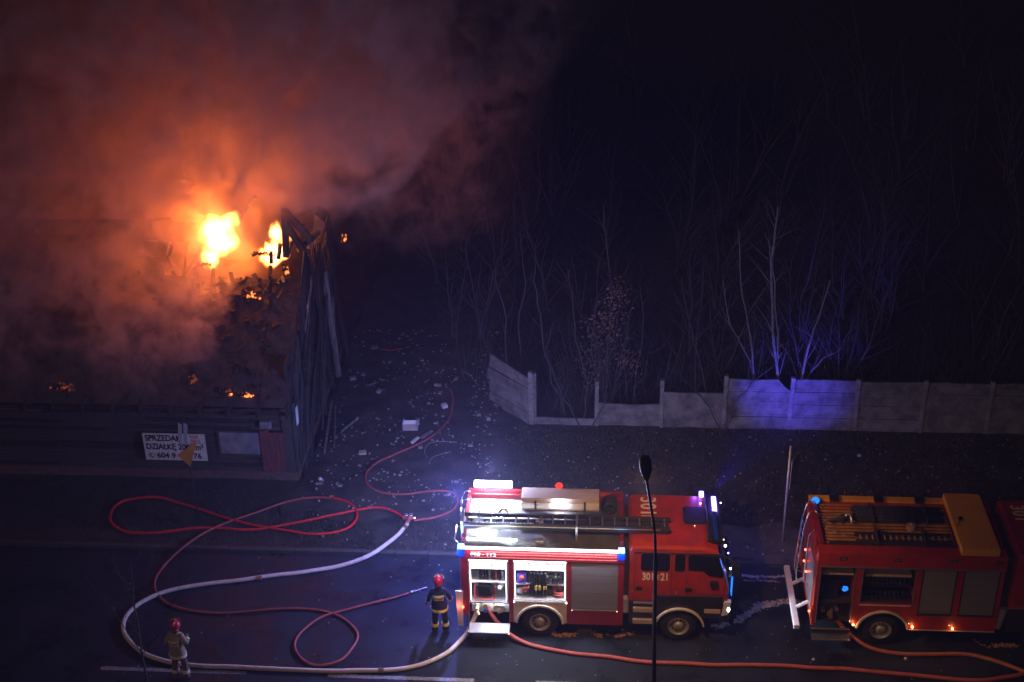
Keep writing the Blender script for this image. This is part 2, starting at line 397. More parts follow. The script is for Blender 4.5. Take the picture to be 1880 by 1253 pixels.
stems = [  # pixel tracks on a plane Y, radius, material, label
 (41.3, [(1037, 760), (1030, 720), (1000, 655), (992, 579), (982, 515), (984, 470)], .035, 'bark', 'thin bare tree rising just right of the tilted broken fence panel'),
 (41.0, [(1070, 772), (1079, 707), (1055, 619), (1052, 550), (1043, 495)], .03, 'bark', 'slender bare stem in the gap of the fence, beside the dry-leaved bush'),
 (41.6, [(1105, 765), (1112, 700), (1119, 599), (1123, 519), (1111, 431), (1108, 380)], .04, 'bark', 'bare tree standing behind the tuft of dry brown leaves'),
 (41.4, [(1160, 750), (1168, 690), (1179, 623), (1181, 579), (1175, 525)], .026, 'bark', 'bare sapling behind the second low fence bay from the left'),
 (41.1, [(1310, 740), (1295, 711), (1275, 631), (1259, 555), (1251, 511)], .035, 'bark', 'leaning bare sapling behind the lower bay left of the blue lit panels'),
 (41.5, [(1278, 700), (1279, 627), (1291, 523), (1293, 480)], .022, 'bark', 'straight thin sapling crossing the leaning one left of the blue lit panels'),
 (41.2, [(1430, 740), (1428, 695), (1420, 611), (1416, 480), (1424, 420), (1428, 380)], .060, 'birch_bark', 'pale birch trunk lit blue behind the notch in the fence'),
 (41.9, [(1434, 735), (1427, 620), (1422, 520), (1412, 440)], .04, 'birch_bark', 'thinner pale twin trunk close behind the blue lit birch'),
 (41.3, [(1468, 740), (1473, 690), (1488, 619), (1508, 570), (1524, 515)], .048, 'birch_bark', 'blue lit birch leaning right, right of the fence notch'),
 (41.3, [(1398, 740), (1382, 639), (1370, 580), (1360, 527), (1356, 424)], .035, 'birch_bark', 'pale sapling left of the birch with a faint blue sheen'),
 (41.8, [(1395, 740), (1378, 663), (1340, 599), (1328, 515)], .032, 'birch_bark', 'sapling bending left behind the first blue lit panel'),
 (41.4, [(1476, 735), (1484, 691), (1510, 660), (1540, 643), (1560, 610)], .02, 'birch_bark', 'low thin shoot slanting right over the blue lit panel'),
 (40.6, [(1326, 792), (1345, 745), (1380, 705), (1424, 668)], .022, 'bark', 'thin shoot rising in front of the first blue lit panel'),
 (40.6, [(1325, 790), (1300, 745), (1265, 705), (1235, 680)], .022, 'bark', 'thin shoot slanting left in front of the tall single plank'),
 (40.7, [(1085, 785), (1110, 740), (1115, 690), (1112, 660)], .025, 'bark', 'forked bush stem growing in front of the low concrete plank'),
 (40.7, [(1065, 780), (1045, 745), (1012, 705), (1003, 640), (1012, 600)], .028, 'bark', 'bent bush stem growing where the fence planks are missing'),
 (41.5, [(1175, 745), (1165, 712), (1185, 690), (1190, 650), (1215, 640)], .022, 'bark', 'crooked twig tree behind the low plank bay'),
 (41.8, [(935, 740), (930, 640), (925, 560), (900, 490)], .03, 'bark', 'bare sapling right behind the tilted broken fence panel'),
 (42.6, [(905, 720), (898, 650), (880, 590), (860, 540)], .024, 'bark', 'bare sapling leaning left above the yard edge'),
 (43.0, [(960, 690), (952, 600), (965, 520), (955, 430)], .03, 'bark', 'tall thin sapling behind the gap at the broken panel'),
]
for i, (y, px, r, m_, lab) in enumerate(stems):
    rr = random.Random(100+i); P = [onY(a, b_, y) for a, b_ in px]; P[0].z = 0
    b = MB(); path_branch(b, P, r*1.1, rr)
    e = b.build('bare_sapling', m_, None, origin=tuple(P[0])); tag(e, lab, 'tree')
for i in range(90):
    rr = random.Random(500+i)
    y = 42.3+34*(i/90)**1.5*rr.uniform(.8, 1.2)
    x = rr.uniform(-8 if y > 50 else -6, 4+y*.30)
    if x < 0 and y < 44: x += 3
    b = MB(); h = rr.uniform(3, 6.8)*(1 if y < 50 else 1.2)
    ns = rr.choice((1, 1, 2, 3))
    for k in range(ns):
        grow(b, (rr.gauss(0, .12), rr.gauss(0, .12), 0), (rr.gauss(0, .16), rr.gauss(0, .12), 1), rr.uniform(.025, .055)*(1+.015*(y-42)), h*(1 if k == 0 else rr.uniform(.5, .9)), 2 if y < 56 else 1, rr, 4)
    o = b.build('bare_sapling', 'bark', None); o.location = (x, y, 0)
    tag(o, 'leafless slender tree in the dark thicket behind the fence', 'tree', GT)
b = MB(); rr = random.Random(66)
for i in range(420):
    x = rr.uniform(-5, 15); y = rr.uniform(41.2, 45.5)
    if x < -2.6 and y < 43: y += 2
    grow(b, (x, y, 0), (rr.gauss(0, .3), rr.gauss(0, .25), 1), rr.uniform(.006, .014), rr.uniform(.9, 3.0), 0 if i % 3 else 1, rr, 3)
tag(b.build('undergrowth', 'bark'), 'tangle of thin bare twigs and shoots just behind the fence', 'undergrowth', kind='stuff')
b = MB(); rr = random.Random(303)
P = [onY(a, c, 25.4) for a, c in ((275, 1300), (262, 1200), (248, 1110), (240, 1030))]; P[0].z = 0
path_branch(b, P, .035, rr); path_branch(b, [P[1], onY(300, 1150, 25.2), onY(325, 1090, 25.2)], .014, rr); path_branch(b, [P[1], onY(225, 1150, 25.5), onY(190, 1090, 25.5)], .014, rr); path_branch(b, [P[2], onY(215, 1040, 25.5), onY(195, 980, 25.5)], .012, rr); path_branch(b, [P[2], onY(275, 1030, 25.5), onY(285, 970, 25.5)], .012, rr)
o = b.build('bare_sapling', 'bark', None, origin=tuple(P[0])); tag(o, 'dark thin bare tree standing before the road at lower left', 'tree')
bush = empty('dry_leaf_bush', (.35, 41.5, 0), 'bush still hung with dry brown leaves behind the fence gap', 'bush')
b = MB(); rr = random.Random(44)
for k in range(7): grow(b, (rr.gauss(0, .1), rr.gauss(0, .1), 0), (rr.gauss(0, .28), rr.gauss(0, .2), 1), .025, rr.uniform(3, 5.2), 1, rr, 4)
b.build('branches', 'bark', bush)
def lf(rs):
    c = [(0, 4.2, .5), (-.35, 2.9, .6), (.5, 2.2, .5), (-.2, 3.6, .5), (-.6, 1.9, .5), (.1, 4.9, .3)][rs.randint(6)]
    return (c[0]+rs.normal(0, c[2]*.6), rs.normal(0, .35), c[1]+rs.normal(0, c[2]*.55))
o = leaves('dry_leaves', 900, lf, None, .035, .07); o.parent = bush
# ------------------------------------------------------------------ house
HX, HY, HB = -9.64, 37.15, 45.3      # right-hand gable x, front wall y, back y
house = empty('wooden_house', (HX, HY, 0), 'burning old wooden house with charred boards and collapsing roof', 'house')
MB().box(-14, .04, -.06, .12, -.1, .40).build('plinth', 'plinth', house, off=(0, 0, 0))
MB().box(-.08, .06, .12, 8.1, -.1, .38).build('plinth', 'plinth', house)
# a dark inner shell behind the boards
MB().box(-13.9, -.10, .14, .20, .38, 2.85).box(-.14, -.09, .2, 7.7, .38, 4.2).build('wall', 'charred', house)
z = .40; row = 0
while z < 2.86:
    x = -13.9 + R.uniform(-1.5, 0)
    while x < 0:
        L = R.uniform(2.4, 4.2); x1 = min(x+L, -.02)
        skip = []
        for (a, c, z0, z1) in ((-2.36, -1.07, 1.0, 1.88), (-1.07, -.30, .15, 1.96)):
            if z+.07 > z0 and z+.07 < z1: skip.append((a, c))
        segs = [(max(x, -13.9), x1)]
        for a, c in skip:
            ns = []
            for s0, s1 in segs:
                if s1 <= a or s0 >= c: ns.append((s0, s1)); continue
                if s0 < a: ns.append((s0, a))
                if s1 > c: ns.append((c, s1))
            segs = ns
        for s0, s1 in segs:
            if s1-s0 < .08: continue
            o = MB().box(s0+.004, s1-.004, .03, .06, 0, .135).build('wall_board', R.choice(('old_wood', 'old_wood', 'charred', 'old_wood')), house, off=(0, R.uniform(-.012, .006), z))
            o.rotation_euler = (R.uniform(.08, .13), R.uniform(-.0015, .0015), 0)
        x = x1+.0
        if x1 >= -.02: break
    z += .137; row += 1
fr = MB().box(-2.44, -1.10, -.03, .03, 1.84, 1.90).box(-2.44, -1.10, -.03, .03, .96, 1.02).box(-2.44, -2.38, -.03, .03, 1.02, 1.84).build('window_frame', 'old_wood', house)
wp = MB().box(-2.37, -1.10, -.005, .02, 1.025, 1.835).build('window_board', 'grey_board', house)
dr = None
for k in range(5):
    o = MB().box(-1.07+.15*k+.005, -1.07+.15*(k+1)-.005, -.03, .03, .18, 1.93+R.uniform(-.08, .06)).build('door_board', 'red_boards', house, off=(0, R.uniform(-.01, .01), 0))
MB().box(-.32, -.03, -.03, .04, .1, 2.9).build('corner_board', 'old_wood', house)
MB().box(-1.0, -.66, -.10, .03, 2.05, 2.30, bev=.01).build('meter_box', 'grey_board', house)
# gable boards (vertical, burnt to uneven height)
def gtop(y):          # height of gable boarding at distance y behind the front
    pts = [(0, 2.9), (1.2, 3.9), (2.6, 5.2), (3.6, 6.2), (4.3, 6.7), (4.8, 6.3), (5.6, 5.7), (6.6, 5.3), (7.4, 5.3), (8.1, 5.2)]
    for (a, za), (b_, zb) in zip(pts, pts[1:]):
        if a <= y <= b_: return za+(zb-za)*(y-a)/(b_-a)
    return 4.7
y = 0.05
while y < 8.0:
    w = R.uniform(.13, .24); z1 = gtop(min(y+w/2, 8.0))+R.uniform(-.35, .12); z0 = .36
    split = R.uniform(1.7, 2.6)
    o = MB().box(0, .028, y, y+w-.012, z0, split-.01).build('wall_board', R.choice(('old_wood', 'charred', 'old_wood')), house, off=(R.uniform(-.02, .01), 0, 0))
    if R.random() < .86:
        b = MB(); b.prism([(y, split+.01), (y+w-.012, split+.01), (y+w-.012, z1-R.uniform(0, .2)), (y+w*R.uniform(.2, .8), z1+R.uniform(0, .12)), (y, z1-R.uniform(0, .25))], 0, .028, 'x')
        o = b.build('wall_board', R.choice(('charred', 'charred', 'old_wood', 'charred', 'old_wood')), house, off=(R.uniform(-.03, .02), 0, 0)); o.rotation_euler.x = R.uniform(-.012, .012)
    y += w
# pale boards hanging diagonally, seen near the top of the gable
for (a, c, w) in (((.05, 2.5, 3.6), (.10, 3.6, 4.9), .22), ((.06, 3.0, 3.7), (.10, 4.2, 5.3), .20), ((.08, 6.9, 1.6), (.10, 7.5, 3.5), .26), ((.05, .5, .5), (.10, 1.5, 3.1), .10), ((.07, 2.0, .5), (.10, 4.2, 3.0), .12), ((.06, 3.2, 2.4), (.09, 5.4, 3.4), .12)):
    MB().bar(a, c, .03, w).build('loose_board', 'pale_wood' if w > .15 else 'old_wood', house)
for (a, c, w, m_) in (((.30, .9, .3), (.12, 6.9, 5.6), .12, 'charred'), ((.35, 2.6, .3), (.12, 7.3, 5.2), .11, 'old_wood'), ((.22, 1.6, 3.2), (.16, 5.4, 5.9), .14, 'charred'), ((.30, 5.2, .4), (.14, 3.9, 6.2), .12, 'charred'),
                   ((.40, 7.6, .3), (.16, 6.6, 5.5), .13, 'charred'), ((.30, 3.6, .3), (.14, 5.0, 5.6), .09, 'old_wood'), ((.16, 4.6, 5.6), (.16, 7.4, 6.1), .12, 'charred'), ((.25, .3, .3), (.14, 3.2, 4.0), .07, 'old_wood'), ((.28, 6.2, .3), (.15, 5.9, 4.6), .2, 'pale_wood')):
    MB().bar(a, c, w*.5, w).build('leaning_timber', m_, house)
MB().bar((.02, 0.0, 2.95), (.02, 3.9, 6.45), .05, .16).build('gable_beam', 'charred', house)
MB().bar((.03, .1, .45), (.06, .12, 2.9), .07, .12).build('gable_beam', 'charred', house)
# roof: sheets laid over rafters, hole burnt near the ridge
k_ = (7.2-2.95)/(41.2-36.8); ang = math.atan(k_)
def roofp(x, t, side=1, dz=0):    # t metres up the slope from the eave
    yy = -.35+math.cos(ang)*t; zz = 2.95+math.sin(ang)*t
    return (x, yy if side > 0 else 2*4.05-yy, zz+dz)
RL = (41.2-36.8)/math.cos(ang)
def hole(x, t, s):
    if s < 0: return (x > -4.6 and t > 2.5) or (x > -3.0 and t > .8)
    e = noise.noise(Vector((x*1.3, t*1.3, 9)))*.8
    if (((x+2.8)/1.6)**2+((t-5.1)/1.15)**2) < 1+e: return True
    if (((x+1.1)/1.0)**2+((t-5.3)/1.25)**2) < 1+e: return True
    return x > -.6 and t > 4.2
sheet = MB().box(-.46, .46, -.32, .32, -.012, .012, bev=.006)
sh0 = None
for s in (1, -1):
    for j in range(10):
        for i in range(16):
            x = -13.9+.88*i+.30; t = .28+j*.61
            if t > RL: continue
            if hole(x, t, s): continue
            if s < 0 and (i+j) % 1: continue
            if sh0 is None: sh0 = sheet.build('roof_sheet', 'roofing', house); o = sh0
            else: o = sh0.copy(); COL.objects.link(o); o.parent = house
            p = roofp(x, t, s, .07+R.uniform(0, .02)+.012*(i % 2))
            near = hole(x+.9, t, s) or hole(x-.9, t, s) or hole(x, t+.6, s) or hole(x, t-.6, s)
            o.location = p; j_ = .22 if near else .035
            o.rotation_euler = ((ang+.03 if s > 0 else -ang-.03)+R.gauss(0, j_), R.gauss(0, j_*.6), R.gauss(0, j_*.5))
            if near: o.location.z -= .06
for i in range(16):
    x = -13.8+.92*i
    if x > 0: x = -.05
    tops = RL
    if -4.3 < x < -.2: tops = RL*R.uniform(.62, .9)
    a, c = roofp(x, -.3), roofp(x, tops)
    MB().bar(Vector(a), Vector(c), .09, .13).build('rafter', 'charred', house)
    if x < -3:
        MB().bar(Vector(roofp(x, -.2, -1)), Vector(roofp(x, RL, -1)), .09, .13).build('rafter', 'charred', house)
X0 = HX; 
def hp(wx, wz, wy=41.3):
    p = Vector((0, 0, H)).lerp(Vector((wx, wy, wz)), 40.55/41.3); return (p.x-HX, p.y-HY, p.z)
for a, c, w in ((hp(-10.31, 6.0), hp(-10.22, 7.68), .19), (hp(-10.22, 7.62), hp(-9.40, 6.55), .19), (hp(-10.24, 7.2), hp(-9.74, 6.25), .17), (hp(-9.9, 6.2), hp(-9.3, 6.6, 42), .12),
                (hp(-10.5, 6.05, 41.0), hp(-10.42, 6.55, 41.1), .10), (hp(-10.75, 5.9, 41.0), hp(-10.72, 6.32, 41.0), .11), (hp(-10.15, 6.2, 41.1), hp(-10.02, 6.62, 41.1), .07), (hp(-13.9, 5.2, 40.0), hp(-13.2, 6.1, 40.8), .05),
                (hp(-12.0, 6.9, 41.9), hp(-11.3, 7.8, 42.0), .08)):
    MB().bar(a, c, w).build('charred_beam', 'charred', house)
MB().bar((-13.9, 4.02, 7.15), (-4.4, 4.02, 7.12), .12, .14).build('ridge_beam', 'charred', house)
MB().box(-14, -6.2, -.42, -.36, 2.80, 2.94).build('fascia', 'charred', house); MB().bar((-6.1, -.40, 2.86), (.2, -.38, 2.80), .05, .12).build('fascia', 'charred', house)
MB().tube([(-14, -.48, 2.80), (-10, -.50, 2.86), (-7.4, -.46, 2.78)], .045, 8).build('gutter', 'roofing', house, smooth=True)
# ceiling joists and collapsed attic inside, glowing
b = MB()
for i in range(22): b.bar((R.uniform(-8, -1), R.uniform(2.4, 6), R.uniform(3.0, 4.2)), (R.uniform(-8, -1), R.uniform(2.4, 6), R.uniform(3.2, 5.2)), R.uniform(.07, .15))
b.build('fallen_timber', 'ember_dim', house)['kind'] = 'stuff'
MB().box(-13.8, -.15, .3, 7.8, 2.9, 2.98).build('attic_floor', 'charred', house)
ch = MB(); ch.prism([(-.75, 3.0), (.12, 3.0), (.14, 5.3), (.05, 5.95), (-.25, 6.25), (-.36, 5.6), (-.75, 5.3)], 7.0, 7.9)
ch.build('chimney', 'charred', house)
# embers lying on the roof
for i, (px, py, sx, sy, hot, lab) in enumerate(((455, 543, .32, .18, 1, 'bright embers on the roof slope below the second fire'), (352, 700, .18, .20, 0, 'orange embers near the eave above the sale banner'), (450, 728, .24, .05, 1, 'small thin line of white hot embers at the eave'),
        (115, 712, .34, .12, 0, 'dim red embers at the far left eave'), (525, 500, .08, .22, 1, 'embers on the burnt verge post by the gable'), (480, 470, .4, .05, 1, 'glowing roof edge under the second fire'), (630, 440, .05, .18, 1, 'small embers on the charred chimney stub'),
        (375, 490, .30, .08, 1, 'glowing scraps under the main fire'), (415, 720, .2, .03, 0, 'thin glowing line beside the hot eave embers'))):
    r = ray(px, py); t = (2.95-26-36.8*k_)/(r.z-k_*r.y); p = Vector((r.x*t, r.y*t, H+r.z*t))
    if px == 630: p = onY(632, 440, 44.3)
    b = MB(); rr = random.Random(i)
    for q in range(26):
        dx, dt = rr.gauss(0, sx*.5), rr.gauss(0, sy*.5); s = rr.uniform(.015, .05)
        c = p+Vector((dx, math.cos(ang)*dt, math.sin(ang)*dt))+Vector((0, -.04, .08)); s *= .75; b.box(c.x-s*2, c.x+s*2, c.y-s, c.y+s, c.z-s, c.z+s, rot=Matrix.Rotation(rr.uniform(0, 3), 3, 'Z')@Matrix.Rotation(ang, 3, 'X'))
    o = b.build('embers', 'ember_hot' if hot else 'ember_mid', None, origin=tuple(p)); tag(o, lab, 'embers', kind='stuff')
b = MB(); rr = random.Random(77)
for i in range(900):
    x = rr.uniform(-13.8, -.2); t = rr.uniform(.1, RL)
    if rr.random() < .55: x = rr.gauss(-2.6, 1.5); t = rr.gauss(4.2, 1.1)
    if x > -.1 or t > RL-.1 or hole(x, t, 1): continue
    p = Vector(roofp(x, t, 1, .12)); a_, c_, w_ = rr.uniform(.04, .22), rr.uniform(.02, .09), .006
    b.box(p.x-a_, p.x+a_, p.y-c_, p.y+c_, p.z-w_, p.z+w_, rot=Matrix.Rotation(ang+rr.gauss(0, .35), 3, 'X')@Matrix.Rotation(rr.uniform(0, 3), 3, 'Z')@Matrix.Rotation(rr.gauss(0, .3), 3, 'Y'))
b.build('char_flakes', 'charred', house)['kind'] = 'stuff'
# sale banner and small notice
ban = empty('sale_banner', (-13.44, 37.03, .82), 'cream sale banner with black Polish lettering fixed to the front wall', 'banner')
MB().box(-1.0, 1.0, -.02, 0, 0, 1.0).build('board', 'banner', ban)
rx = (math.pi/2, 0, 0)
text('lettering', 'SPRZEDAM', .31, 'ink_black', ban, (-.93, -.024, .82), rx, .78, .007, align='LEFT')
text('lettering', 'DZIAŁKĘ 2000 m²', .30, 'ink_black', ban, (-.93, -.024, .50), rx, .80, .006, align='LEFT')
text('lettering', '604 9', .28, 'ink_black', ban, (-.62, -.024, .17), rx, .95, .006, align='LEFT')
text('lettering', '76', .28, 'ink_black', ban, (.55, -.024, .17), rx, 1.0, .006, align='LEFT')
text('lettering', 'FOR', .15, 'ink_red', ban, (.66, -.024, .89), rx, .95, .002)
text('lettering', 'SALE', .15, 'ink_red', ban, (.69, -.024, .74), rx, .95, .002)
MB().ring((-.79, -.022, .17), .10, .008, 'y', 20, 4).build('phone_symbol', 'ink_red', ban)
b = MB(); b.tube([(-.81, -.026, .24), (-.83, -.026, .17), (-.76, -.026, .10)], [.018, .010, .018], 6); b.build('phone_symbol', 'ink_black', ban)
b = MB(); b.box(.36, .98, -.024, -.02, .66, .667).box(.36, .98, -.024, -.02, .968, .975).box(.36, .367, -.024, -.02, .667, .968).box(.973, .98, -.024, -.02, .667, .968); b.build('border', 'ink_red', ban)
nb = MB(); nb.prism([(0, 0), (.42, -.10), (.44, .55), (.05, .62)], 0, .015, 'x')
o = nb.build('notice', 'paper', None); o.location = (HX+.06, 37.35, 1.95); tag(o, 'pale paper notice pinned to the gable wall near the corner', 'notice')
# warning sign in front of the house
sg = empty('warning_sign', (-12.17, 34.57, .1), 'bent road sign post with yellow triangle in front of the house', 'road sign')
MB().cyl((0, 0, -.1), (-.02, 0, 3.8), .025, n=10).build('pole', 'lamp_dark', sg, smooth=True)
tri = [(-11.84, 3.13), (-12.51, 2.60), (-12.16, 2.20)]
MB().prism([(a+12.17, z_) for a, z_ in tri], -.06, -.045).build('triangle_plate', 'sign_yellow', sg, bev=.004)
for dx in (-.11, .05):
    b = MB(); b.prism([(dx-.13, 3.05), (dx-.02, 2.98), (dx+.06, 3.68), (dx-.04, 3.76)], -.10, -.08); b.build('bracket_plate', 'sign_back', sg)
# side sign by the track
s2 = empty('side_sign', (5.47, 34.45, .1), 'slim grey sign post with narrow plate seen edge-on between the trucks', 'road sign')
MB().cyl((0, 0, -.1), (-.03, 0, 3.45), .032, n=10).build('pole', 'sign_back', s2, smooth=True)
b = MB(); b.box(.04, .06, 0, .60, 1.95, 2.95); o = b.build('plate', 'sign_back', s2); o.rotation_euler.z = math.radians(-27)
# debris in the yard
rr = random.Random(5)
b = MB()
for i in range(850):
    x = rr.uniform(-9.3, -3.5); y = rr.uniform(35.5, 47); 
    if noise.noise(Vector((x*.9, y*.7, 4))) < -.15: continue
    s = rr.uniform(.008, .030)*(1.9 if rr.random() < .07 else 1)
    b.box(x-s*rr.uniform(.6, 2), x+s, y-s, y+s*rr.uniform(.6, 2), .2, .2+s*1.1, rot=Matrix.Rotation(rr.uniform(0, 3), 3, 'Z')@Matrix.Rotation(rr.uniform(-.4, .4), 3, 'X'))
tag(b.build('rubble', 'debris_pale'), 'small pale rubble and litter strewn across the dark yard', 'rubble', kind='stuff')
b = MB()
for i in range(350):
    x = rr.uniform(-9, 14); y = rr.uniform(33.8, 40.6); s = rr.uniform(.008, .028)
    b.box(x-s, x+s*1.5, y-s, y+s, .14, .14+s, rot=Matrix.Rotation(rr.uniform(0, 3), 3, 'Z'))
tag(b.build('litter', 'debris_pale'), 'tiny pale litter specks scattered over the verge', 'litter', kind='stuff')
b = MB()
for i in range(240):
    x = rr.uniform(-14, 12); y = rr.uniform(28.0, 33.3); s = rr.uniform(.006, .016)
    b.box(x-s, x+s*1.5, y-s, y+s, .002, .002+s)
tag(b.build('gravel', 'debris_pale'), 'loose grit specks lying on the wet asphalt', 'gravel', kind='stuff')
def item(px, py, sx, sy, sz, rz, lab, name='scrap', cat='scrap', m='debris_pale', z=.22, tilt=0):
    p = G(px, py, z); o = MB().box(-sx/2, sx/2, -sy/2, sy/2, 0, sz, bev=min(.01, sz*.2)).build(name, m); o.location = p; o.rotation_euler = (tilt, tilt*.5, math.radians(rz)); tag(o, lab, cat); return o
# open carton
cb = empty('open_carton', G(754, 785, .2), 'open white carton lying on the yard floor', 'carton', rz=.05)
b = MB(); b.box(-.24, .24, -.2, .2, 0, .012).box(-.25, -.238, -.2, .2, .0, .16).box(.238, .25, -.2, .2, 0, .16).box(-.238, .238, .19, .202, 0, .16); b.build('tray', 'paper', cb)
MB().box(-.27, -.25, -.02, .24, .10, .22, rot=Matrix.Rotation(.3, 3, 'Y')).build('flap', 'paper', cb); MB().box(.25, .27, -.02, .24, .10, .22, rot=Matrix.Rotation(-.3, 3, 'Y')).build('flap', 'paper', cb)
item(762, 810, .38, .09, .07, 62, 'pale stick-like brick beside the hose under the carton', 'brick', 'brick', 'paper')
item(782, 800, .48, .12, .04, 55, 'grey slotted plate lying right of the carton', 'metal_plate', 'plate', 'grey_board')
item(772, 823, .13, .11, .06, 20, 'small pale block where the hose bends', 'block', 'block')
item(666, 833, .24, .18, .08, 12, 'tan brick on the yard near the house corner', 'brick', 'brick', 'cream_paint')
item(816, 748, .18, .18, .12, 30, 'crumpled pale bag on the yard by the thin hose', 'bag', 'bag', 'paper')
item(588, 881, .10, .10, .07, 40, 'white lump on the verge beside the plinth corner', 'lump', 'stone', 'paper')
item(897, 771, .14, .12, .08, 10, 'pale stone at the foot of the tilted fence panel', 'stone', 'stone')
item(696, 721, .16, .14, .10, 70, 'rounded pale stone in the middle of the yard', 'stone', 'stone')
item(648, 697, .22, .16, .10, 20, 'flat grey stone at the foot of the gable wall', 'stone', 'stone')
item(804, 709, .24, .10, .08, -10, 'pale broken block at the back of the yard', 'block', 'block')
item(688, 640, .26, .14, .10, 15, 'dull stone far back by the thin red pipe', 'stone', 'stone', 'concrete')
item(1662, 1211, .07, .07, .05, 0, 'white lump on the asphalt between the two rust hoses', 'lump', 'stone', 'paper', 0)
item(1493, 1212, .06, .06, .04, 0, 'small white lump on the asphalt near the rear step', 'lump', 'stone', 'paper', 0)
item(1577, 838, .10, .10, .06, 0, 'lone white scrap on the dark verge under the fence', 'scrap', 'scrap', 'paper', .12)
def stick(a, c, r, lab, m='pale_wood', z=.25, name='plank', cat='plank'):
    A, C_ = G(*a, z), G(*c, z); o = MB().bar(A, C_, r, r*.6).build(name, m, None, origin=tuple(A)); tag(o, lab, cat)
stick((596, 830), (609, 735), .07, 'long thin plank lying along the gable wall base')
stick((614, 822), (616, 745), .04, 'narrow lath beside the long plank by the gable')
stick((627, 792), (652, 772), .07, 'short plank end lying in the rubble')
stick((675, 708), (694, 702), .05, 'short pale lath in the middle of the yard')
# cable loop
def catmull(P, n=6, closed=False):
    out = []; N = len(P)
    for i in range(N-1):
        p0 = P[max(i-1, 0)]; p1 = P[i]; p2 = P[i+1]; p3 = P[min(i+2, N-1)]
        for k in range(n):
            t = k/n
            out.append(.5*((2*p1)+(-p0+p2)*t+(2*p0-5*p1+4*p2-p3)*t*t+(-p0+3*p1-3*p2+p3)*t**3))
    out.append(P[-1]); return out
def hose(name, pts, r, m, lab, base=0., zs=None, cat='hose', n=10):
    P = []
    for i, p in enumerate(pts):
        z = (zs[i] if zs and i < len(zs) else r)+base
        q_ = G(p[0], p[1], z)
        if base < .1 and q_.y > 33.40: q_ = G(p[0], p[1], z+.145)
        P.append(q_)
    Q = catmull(P, 7); Q = [q+Vector((noise.noise(q*.9+Vector((r*90, 0, 0))), noise.noise(q*.9+Vector((0, r*77, 5))), 0))*.05 for q in Q]; o = MB().tube(Q, r, n).build(name, m, None, smooth=True, origin=tuple(Q[0])); tag(o, lab, cat); return o
hose('cable', [(785, 840), (780, 828), (790, 813), (815, 811), (838, 813)], .012, 'debris_pale', 'loop of pale cable on the yard right of the hose', .2, cat='cable')
hose('cable', [(788, 852), (795, 840), (812, 834), (828, 830)], .010, 'debris_pale', 'short curved cable end below the pale cable loop', .2, cat='cable')
hose('cable', [(853, 683), (866, 690), (878, 708)], .012, 'debris_pale', 'bent white strip beside the tilted fence panel', .5, cat='cable')
hose('pipe', [(700, 641), (715, 643), (738, 640)], .018, 'hose_red', 'short thin red pipe at the back of the yard', .2, cat='pipe')
# ------------------------------------------------------------------ hoses on the road
def ground_under(px, py): return 0.
white = [(877, 1108), (873, 1130), (860, 1160), (845, 1178), (820, 1200), (770, 1221), (700, 1231), (600, 1232), (520, 1229), (450, 1226), (350, 1222), (290, 1210), (250, 1190), (228, 1160), (232, 1130), (260, 1105), (310, 1085), (380, 1073), (470, 1062), (560, 1050), (620, 1040), (680, 1018), (725, 987), (748, 962)]
hW = hose('fire_hose', white, .062, 'hose_white', 'thick white fire hose curling from the pump bay to the divider', zs=[.86, .55, .22, .08], n=14)
for ho, px, dr_ in ((hW, (476, 1062), (1, -.1)), (hW, (700, 1231), (1, 0)), (hW, (742, 969), (.35, .9))):
    p = G(px[0], px[1], .062 if px[1] > 1010 else .2); dd = Vector((dr_[0], -dr_[1] if px[1] > 1010 else dr_[1], 0)).normalized()*.07
    MB().cyl(p-dd, p+dd, .074, n=14).build('hose_coupling', 'brass', None).matrix_world = Matrix.Identity(4)
    bpy.context.view_layer.update(); c_ = COL.objects[-1]; c_.parent = ho; c_.location = -ho.location
pink = [(893, 1112), (905, 1133), (930, 1160), (960, 1178), (1000, 1190), (1060, 1200), (1130, 1208), (1200, 1216), (1300, 1220), (1400, 1222), (1500, 1226), (1580, 1232), (1680, 1241), (1760, 1248), (1810, 1250), (1850, 1243), (1880, 1236), (1905, 1228)]
hose('fire_hose', pink, .055, 'hose_pink', 'pinkish red fire hose running right from the first pump bay', zs=[.86, .55, .25, .10, .06], n=12)
rust = [(1522, 1120), (1538, 1142), (1563, 1167), (1601, 1190), (1651, 1200), (1714, 1202), (1776, 1202), (1808, 1207), (1839, 1216), (1880, 1233), (1910, 1248)]
hose('fire_hose', rust, .055, 'hose_rust', 'rust red fire hose from the second fire engine pump', zs=[.85, .5, .2, .07], n=12)
redA = [(745, 956), (740, 951), (722, 939), (697, 932.7), (659, 935.9), (627, 942), (563, 956.6), (499, 967.8), (451, 972.6), (403, 970.3), (362, 970), (323, 974), (276, 979), (237, 979), (215, 969), (202, 953), (207, 934), (228, 920), (263, 913.5), (298, 915), (333, 924.7), (384, 940.6), (435, 956), (499, 970), (531, 976), (572, 980.5), (611, 978), (640, 968), (654, 950), (652, 934), (636, 921.5), (609, 915)]
hA = hose('fire_hose', redA, .040, 'hose_red', 'bright red hose lying in a long flat figure of eight', n=10)
redB = [(608, 915), (579, 913.5), (547, 916.7), (499, 930), (435, 953), (387, 973), (340, 1003), (308, 1031), (288, 1058), (284, 1078), (292, 1095), (308, 1108), (340, 1119), (387, 1126), (451, 1124), (499, 1119), (547, 1117), (589, 1121), (620, 1130), (643, 1146), (656, 1167), (649, 1189), (627, 1212), (589, 1222), (560, 1215), (544, 1196), (543, 1177), (556, 1158), (582, 1138), (611, 1126), (659, 1114), (707, 1103), (751, 1089)]
hose('fire_hose', redB, .036, 'hose_dull', 'dull red hose snaking over the road into one round loop', base=.015, n=10)
